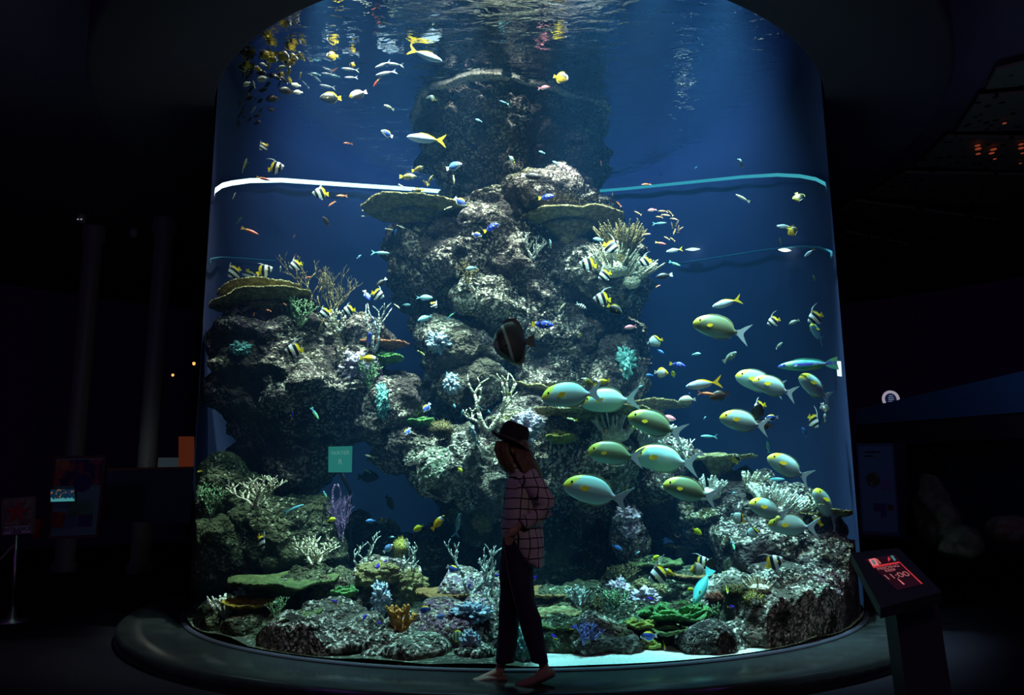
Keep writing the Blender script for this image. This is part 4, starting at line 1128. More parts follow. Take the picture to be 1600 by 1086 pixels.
SPEC = {
    'SU': SP(P_SURG, 'lunate', D(P_SURG, .33, -.19, .025, .035), A(P_SURG, .12, -.19, .02, .03), (.40, .055, .017), (F_surg, F_sfin, F_sfin, F_grey, F_yellow), (.27, -.005, .13), 'pale teal surgeonfish with yellow mask', 'surgeonfish', 'fish'),
    'SO': SP(P_SURG, 'lunate', D(P_SURG, .33, -.19, .025, .035), A(P_SURG, .12, -.19, .02, .03), (.40, .055, .017), (F_surgo, F_sfin, F_sfin, F_grey, F_yellow), (.27, -.02, .10), 'olive surgeonfish with yellow mask', 'surgeonfish', 'fish'),
    'FU': SP(P_FUS, 'fork', D(P_FUS, .22, -.2, .03, .015), A(P_FUS, -.02, -.2, .02, .012), (.42, .012, .017), (F_fus, F_yellow, F_fus, F_yellow, F_clear), (.26, -.02, .07), 'yellowtail fusilier', 'fusilier', 'fish', tails=1.15),
    'FS': SP(P_SLIM, 'fork', D(P_SLIM, .2, -.2, .02, .012), A(P_SLIM, -.05, -.2, .015, .01), (.42, .01, .015), (F_silver, F_silver, F_silver, F_silver, F_clear), (.28, -.02, .06), 'slim silver fusilier', 'fusilier', 'fish'),
    'FT': SP(P_SLIM, 'fork', D(P_SLIM, .2, -.2, .02, .012), A(P_SLIM, -.05, -.2, .015, .01), (.42, .01, .015), (F_teal, F_teal, F_teal, F_teal, F_clear), (.28, -.02, .06), 'slim teal fusilier', 'fusilier', 'fish'),
    'BN': SP(P_DISC, 'fan', D(P_DISC, .16, -.28, .05, .10, True), A(P_DISC, .0, -.27, .06, .05), (.41, .0, .022), (F_ban, F_banfin, F_ban, F_yellow, F_yellow), (.24, -.06, .09), 'black and white bannerfish', 'bannerfish', 'fish', streamer),
    'BS': SP(P_DISC, 'fan', D(P_DISC, .16, -.28, .05, .10, True), A(P_DISC, .0, -.27, .06, .05), (.41, .0, .022), (F_ban, F_banfin, F_ban, F_yellow, F_yellow), (.24, -.06, .09), 'black and white bannerfish', 'bannerfish', 'fish', short_streamer),
    'RC': SP(P_DISC, 'fan', D(P_DISC, .22, -.28, .03, .05), A(P_DISC, .05, -.28, .03, .04), (.40, .0, .022), (F_rac, F_yellow, F_yellow, F_yellow, F_yellow), (.2, -.06, .08), 'yellow and black raccoon butterflyfish', 'butterflyfish', 'fish', tails=0.8),
    'BP': SP(P_DISC, 'fan', D(P_DISC, .22, -.28, .03, .05), A(P_DISC, .05, -.28, .03, .04), (.40, .0, .022), (F_but, F_yellow, F_yellow, F_yellow, F_clear), (.2, -.06, .08), 'pale teal butterflyfish with yellow rear', 'butterflyfish', 'fish', tails=0.7),
    'PY': SP(P_DISC, 'fan', D(P_DISC, .22, -.28, .04, .05), A(P_DISC, .05, -.28, .04, .04), (.40, .0, .022), (F_pyr, F_yellow, F_yellow, F_white, F_white), (.2, -.06, .08), 'white and yellow pyramid butterflyfish', 'butterflyfish', 'fish'),
    'TH': SP(P_DISC, 'fan', D(P_DISC, .22, -.28, .03, .05), A(P_DISC, .05, -.28, .03, .04), (.40, .0, .022), (F_thr, F_yellow, F_yellow, F_black, F_clear), (.2, -.06, .08), 'netted grey butterflyfish with yellow face', 'butterflyfish', 'fish', tails=0.7),
    'PB': SP(P_OVAL, 'fan', D(P_OVAL, .26, -.27, .03, .05), A(P_OVAL, .1, -.27, .03, .04), (.39, .05, .02), (F_pow, F_yellow, F_white, F_white, F_yellow), (.24, -.03, .08), 'powder blue tang', 'tang', 'fish'),
    'PP': SP(P_OVAL, 'fan', D(P_OVAL, .26, -.27, .03, .05), A(P_OVAL, .1, -.27, .03, .04), (.39, .05, .02), (F_powp, F_powp, F_white, F_white, F_yellow), (.24, -.03, .08), 'pale powder blue tang', 'tang', 'fish'),
    'BT': SP(P_MID, 'fan', D(P_MID, .3, -.26, .03, .04), A(P_MID, .1, -.26, .02, .03), (.40, .03, .018), (F_btang, F_btang, F_btang, F_yellow, F_yellow), (.24, -.03, .09), 'royal blue tang with yellow tail', 'tang', 'fish', tails=0.9),
    'DM': SP(P_MID, 'fork', D(P_MID, .2, -.25, .04, .06), A(P_MID, .05, -.25, .04, .05), (.38, .03, .022), (F_dam, F_dam, F_yellow, F_yellow, F_yellow), (.22, -.03, .09), 'violet damselfish with yellow belly', 'damselfish', 'fish', tails=0.9),
    'AN': SP(P_SLIM, 'fork', D(P_SLIM, .3, -.25, .05, .04), A(P_SLIM, .0, -.22, .03, .02), (.40, .015, .017), (F_anth, F_anth, F_anth, F_anth, F_anth), (.25, -.02, .08), 'small orange anthias', 'anthias', 'fish'),
    'AY': SP(P_SLIM, 'fork', D(P_SLIM, .3, -.25, .05, .04), A(P_SLIM, .0, -.22, .03, .02), (.40, .015, .017), (F_anthy, F_anthy, F_anthy, F_anthy, F_clear), (.25, -.02, .08), 'small golden anthias', 'anthias', 'fish'),
    'DT': SP(P_MID, 'fan', D(P_MID, .3, -.26, .04, .05), A(P_MID, .1, -.26, .03, .04), (.40, .03, .018), (F_dark, F_dark, F_dark, F_white, F_dark), (.24, -.03, .08), 'black tang with a white tail', 'tang', 'fish', tails=0.9),
    'BK': SP(P_OVAL, 'fan', D(P_OVAL, .26, -.27, .03, .05), A(P_OVAL, .1, -.27, .03, .04), (.39, .05, .02), (F_brown, F_brown, F_brown, F_brown, F_brown), (.24, -.03, .08), 'dark brown tang', 'tang', 'fish'),
    'BF': SP(P_BAT, 'fan', D(P_BAT, .28, -.24, .05, .09), A(P_BAT, .15, -.24, .05, .09), (.355, .07, .02), (F_bat, F_bat, F_bat, F_bat, F_bat), (.2, -.08, .07), 'big dark batfish with two pale bars', 'batfish', 'fish', tails=1.0),
    'CH': SP(P_MID, 'fork', D(P_MID, .22, -.25, .03, .03), A(P_MID, .0, -.25, .03, .03), (.39, .03, .02), (F_chr, F_chr, F_chr, F_chr, F_clear), (.24, -.03, .07), 'small pale blue chromis', 'chromis', 'fish', tails=0.7),
    'RB': SP(P_MID, 'fan', D(P_MID, .28, -.26, .05, .06, True), A(P_MID, .1, -.26, .04, .05), (.38, .03, .02), (F_rab, F_yellow, F_yellow, F_yellow, F_yellow), (.22, -.03, .08), 'yellow rabbitfish with a striped face', 'rabbitfish', 'fish', tails=0.9),
    'RD': SP(P_MID, 'fan', D(P_MID, .28, -.26, .05, .06, True), A(P_MID, .1, -.26, .04, .05), (.38, .03, .02), (F_rabd, F_rabd, F_rabd, F_yellow, F_yellow), (.22, -.03, .08), 'mottled olive rabbitfish', 'rabbitfish', 'fish', tails=0.9),
    'SG': SP(P_MID, 'fork', D(P_MID, .24, -.25, .04, .05), A(P_MID, .0, -.25, .04, .04), (.39, .03, .02), (F_srg, F_srg, F_srg, F_clear, F_clear), (.24, -.03, .07), 'black striped sergeant fish', 'damselfish', 'fish'),
    'CV': SP(P_DISC, 'fan', D(P_DISC, .22, -.28, .02, .04), A(P_DISC, .05, -.28, .02, .03), (.40, .0, .022), (F_con, F_yellow, F_yellow, F_con, F_yellow), (.2, -.06, .08), 'disc shaped green and brown striped butterflyfish', 'butterflyfish', 'fish', tails=0.8),
    'AG': SP(P_OVAL, 'fan', D(P_OVAL, .26, -.28, .03, .08), A(P_OVAL, .08, -.28, .03, .07), (.39, .03, .02), (F_ang, F_yellow, F_ang, F_yellow, F_yellow), (.2, -.05, .09), 'dark grey angelfish with yellow back and tail', 'angelfish', 'fish', tails=0.9),
    'AW': SP(P_OVAL, 'fan', D(P_OVAL, .26, -.28, .03, .06), A(P_OVAL, .08, -.28, .03, .06), (.39, .03, .02), (F_angw, F_black, F_black, F_white, F_white), (.2, -.05, .09), 'cream and black angelfish', 'angelfish', 'fish', tails=0.9),
    'SQ': SP(P_MID, 'fork', D(P_MID, .24, -.25, .04, .05, True), A(P_MID, .0, -.25, .03, .04), (.39, .03, .03), (F_pink, F_pink, F_pink, F_pink, F_pink), (.24, -.03, .07), 'rosy squirrelfish', 'squirrelfish', 'fish'),
    'RE': SP(P_SLIM, 'fan', D(P_SLIM, .3, -.25, .03, .03), A(P_SLIM, .0, -.22, .02, .02), (.40, .015, .017), (F_red, F_red, F_red, F_red, F_red), (.25, -.02, .06), 'slender red wrasse', 'wrasse', 'fish', tails=0.7),
    'WR': SP(P_SLIM, 'fan', D(P_SLIM, .3, -.25, .03, .03), A(P_SLIM, .0, -.22, .02, .02), (.40, .015, .017), (F_wra, F_wra, F_wra, F_wra, F_clear), (.25, -.02, .06), 'slender green and blue wrasse', 'wrasse', 'fish', tails=0.8),
    'YW': SP(P_SLIM, 'fan', D(P_SLIM, .3, -.25, .03, .03), A(P_SLIM, .0, -.22, .02, .02), (.40, .015, .017), (F_ywr, F_ywr, F_ywr, F_ywr, F_yellow), (.25, -.02, .06), 'slender yellow wrasse', 'wrasse', 'fish', tails=0.7),
    'UN': SP(P_FUS, 'fan', D(P_FUS, .3, -.24, .025, .025), A(P_FUS, .05, -.24, .02, .02), (.40, .03, .016), (F_uni, F_uni, F_uni, F_uni, F_yellow), (.24, -.03, .08), 'long turquoise unicornfish', 'unicornfish', 'fish', tails=0.9),
    'GY': SP(P_MID, 'fan', D(P_MID, .28, -.26, .04, .05), A(P_MID, .1, -.26, .03, .04), (.38, .03, .02), (F_gry, F_gry, F_gry, F_gry, F_clear), (.22, -.03, .08), 'mottled grey green fish', 'fish', 'fish'),
    'PG': SP(P_OVAL, 'fan', D(P_OVAL, .26, -.27, .02, .03), A(P_OVAL, .1, -.27, .02, .03), (.39, .05, .02), (F_pgr, F_pgr, F_pgr, F_white, F_clear), (.24, -.03, .07), 'pale grey tang', 'tang', 'fish', tails=0.7),
    'YD': SP(P_OVAL, 'fork', D(P_OVAL, .24, -.25, .04, .06), A(P_OVAL, .05, -.25, .04, .05), (.38, .03, .02), (F_ydam, F_ydam, F_ydam, F_ydam, F_ydam), (.22, -.03, .09), 'bright yellow damselfish', 'damselfish', 'fish', tails=0.9),
    'BL': SP(P_MID, 'fork', D(P_MID, .22, -.25, .03, .03), A(P_MID, .0, -.25, .03, .03), (.39, .03, .02), (F_blu, F_blu, F_blu, F_blu, F_blu), (.24, -.03, .07), 'small deep blue fish', 'fish', 'fish', tails=0.8),
    'CR': SP(P_SLIM, 'fan', D(P_SLIM, .2, -.2, .02, .02), A(P_SLIM, -.05, -.2, .015, .01), (.42, .01, .015), (F_cream, F_cream, F_cream, F_cream, F_clear), (.28, -.02, .06), 'small cream fish', 'fish', 'fish', tails=0.7),
    'FG': SP(P_FUS, 'fork', D(P_FUS, .22, -.2, .03, .015), A(P_FUS, -.02, -.2, .02, .012), (.42, .012, .017), (F_silver, F_yellow, F_silver, F_yellow, F_clear), (.26, -.02, .07), 'silver fish with a yellow back', 'fish', 'fish'),
}

def smooth_profile(prof, n):
    P = np.array(prof)
    d = np.r_[0, np.cumsum(np.hypot(np.diff(P[:, 0]), np.diff(P[:, 1]) * 0.5))]
    t = np.linspace(0, d[-1], n)
    out = []
    for tt in t:
        i = min(np.searchsorted(d, tt, side='right') - 1, len(d) - 2)
        u = (tt - d[i]) / (d[i + 1] - d[i])
        p0, p1, p2, p3 = P[max(i - 1, 0)], P[i], P[i + 1], P[min(i + 2, len(P) - 1)]
        out.append(0.5 * ((2 * p1) + (p2 - p0) * u + (2 * p0 - 5 * p1 + 4 * p2 - p3) * u * u + (3 * p1 - p0 - 3 * p2 + p3) * u ** 3))
    return out

def body_geo(sp, nr, na):
    rows = smooth_profile(sp['prof'], nr)
    V, Fc = [], []
    for x, zt, zb, w in rows:
        zm, h, w = (zt + zb) / 2, max((zt - zb) / 2, 0.004), max(w, 0.004)
        for k in range(na):
            a = 2 * PI * k / na
            s, c = math.sin(a), math.cos(a)
            V.append((x, w * c * (1 - 0.25 * abs(s)), zm + h * s))
    for i in range(len(rows) - 1):
        for k in range(na):
            Fc.append((i * na + k, (i + 1) * na + k, (i + 1) * na + (k + 1) % na, i * na + (k + 1) % na))
    V.append((rows[0][0] + 0.004, 0, (rows[0][1] + rows[0][2]) / 2)); V.append((rows[-1][0], 0, (rows[-1][1] + rows[-1][2]) / 2))
    n = len(V)
    for k in range(na):
        Fc.append((k, (k + 1) % na, n - 2))
        Fc.append(((len(rows) - 1) * na + (k + 1) % na, (len(rows) - 1) * na + k, n - 1))
    return V, Fc

def fin_geo(pts, th=0.012, bend=0.0):
    k = len(pts)
    V = [(x, th / 2 + bend * x, z) for x, z in pts] + [(x, -th / 2 + bend * x, z) for x, z in pts]
    c = (sum(p[0] for p in pts) / k, sum(p[1] for p in pts) / k)
    Fc = [tuple(range(k)), tuple(range(2 * k - 1, k - 1, -1))]
    Fc += [(i, (i + 1) % k, (i + 1) % k + k, i + k) for i in range(k)]
    return V, Fc

def pect_geo(p, side):
    x, z, s = p
    pts = [(0, .12), (-.45, .5), (-1.0, .42), (-.95, .0), (-.5, -.3), (0, -.12)]
    V, Fc = fin_geo([(a * s, b * s * 0.8) for a, b in pts], 0.008)
    R = Matrix.Rotation(side * math.radians(-28), 3, 'Z')
    return [tuple(R @ Vector(v) + Vector((x, side * 0.088, z))) for v in V], Fc

def eye_geo(e, prof, side, sub=2):
    vs, fs = ico(sub)
    xs = np.array([p[0] for p in prof])[::-1]; ws = np.array([p[3] for p in prof])[::-1]
    w = float(np.interp(e[0], xs, ws))
    return [(v.x * e[2] + e[0], side * w * 0.86 + v.y * e[2] * 0.6, v.z * e[2] + e[1]) for v in vs], fs

MESHES = {}
def species_meshes(code, small):
    key = (code, small)
    if key in MESHES: return MESHES[key]
    sp = SPEC[code]
    nr, na = (9, 8) if small else (22, 16)
    parts = [('body', body_geo(sp, nr, na), 0), ('dorsal_fin', fin_geo(sp['dors']), 1), ('anal_fin', fin_geo(sp['anal']), 2), ('tail_fin', fin_geo(sp['tail'], 0.014), 3)]
    if sp['extra']: parts.append(('dorsal_streamer', fin_geo(sp['extra'], 0.014), 5))
    for s in (1, -1):
        parts.append(('pectoral_fin', pect_geo(sp['pect'], s), 4))
    for s in (1, -1):
        parts.append(('eye', eye_geo(sp['eye'], sp['prof'], s, 1 if small else 2), 6))
    mm = list(sp['mats']) + [F_white, F_eye]
    if small:
        b = MB()
        for nm, (v, f), mi in parts: b.add(v, f, mi)
        me = bpy.data.meshes.new(sp['name'])
        me.from_pydata([tuple(v) for v in b.v], [], b.f)
        for m in mm: me.materials.append(m)
        me.polygons.foreach_set('material_index', b.i)
        me.polygons.foreach_set('use_smooth', [True] * len(me.polygons))
        r = me
    else:
        r = []
        for nm, (v, f), mi in parts:
            me = bpy.data.meshes.new(sp['name'] + '_' + nm)
            me.from_pydata([tuple(x) for x in v], [], f)
            me.materials.append(mm[mi])
            me.polygons.foreach_set('use_smooth', [nm in ('body', 'eye')] * len(me.polygons))
            r.append((nm, me))
    MESHES[key] = r
    return r

FISH_PLACED = []
def fish(code, px, py, ln, ang, yaw, Y, words, group=None, desc=None):
    """a fish whose nose points along ANG degrees (0 = +x seen from the front, 90 = up), turned YAW degrees toward the front glass"""
    sp = SPEC[code]
    loc, n = hit(px, py)
    if loc is not None:
        Y = min(Y, loc.y - 0.18)
    p = at(px, py, Y)
    x2 = p.x * p.x
    lim = math.sqrt(max(3.30 ** 2 - x2, 0.0))
    y2 = min(max(Y, TANK_Y - lim + 0.05), TANK_Y + lim)
    p = at(px, py, y2)
    p = inside(p, 3.38)
    if p.z > WATER_Z - 0.1: p.z = WATER_Z - 0.1
    a, ps = math.radians(ang), math.radians(yaw)
    toward = (EYE - p).normalized()
    r = toward.cross(Vector((0, 0, 1))).normalized() * -1
    r = Vector((0, 0, 1)).cross(toward).normalized()
    u = toward.cross(r).normalized()
    X = ((r * math.cos(a) + u * math.sin(a)) * math.cos(ps) + toward * math.sin(ps)).normalized()
    upv = Vector((0, 0, 1))
    if abs(X.z) > 0.75:
        upv = (r if math.cos(a) <= 0 else -r) * (1 if math.sin(a) > 0 else -1)
    Yv = upv.cross(X).normalized()
    Zv = X.cross(Yv)
    sc = (1.07 if code in ('SU', 'SO') else 1.0) * ln * depth_of(p) / FPX / max(math.cos(ps), 0.45)
    M = Matrix((X, Yv, Zv)).transposed().to_4x4()
    M = Matrix.Translation(p) @ M @ Matrix.Scale(sc, 4)
    lab = ((desc or sp['words']) + ' ' + words).strip()
    small = ln < 17
    if small:
        o = link_mesh(sp['name'], species_meshes(code, True))
        o.matrix_world = M
    else:
        o = empty(sp['name'])
        o.matrix_world = M
        for nm, me in species_meshes(code, False):
            link_mesh(nm, me, o)
    tag(o, lab, sp['cat'], group or GROUPS.get(code))
    FISH_PLACED.append(o)
    return o

GROUPS = {'SU': 'school of yellow masked surgeonfish', 'SO': 'school of yellow masked surgeonfish', 'FU': 'yellowtail fusiliers', 'FS': 'slim silver fusiliers', 'BN': 'bannerfish', 'BS': 'bannerfish',
          'RC': 'raccoon butterflyfish', 'DM': 'violet damselfish', 'AN': 'orange anthias', 'AY': 'golden anthias', 'CH': 'pale chromis', 'PB': 'powder blue tangs', 'BT': 'royal blue tangs'}

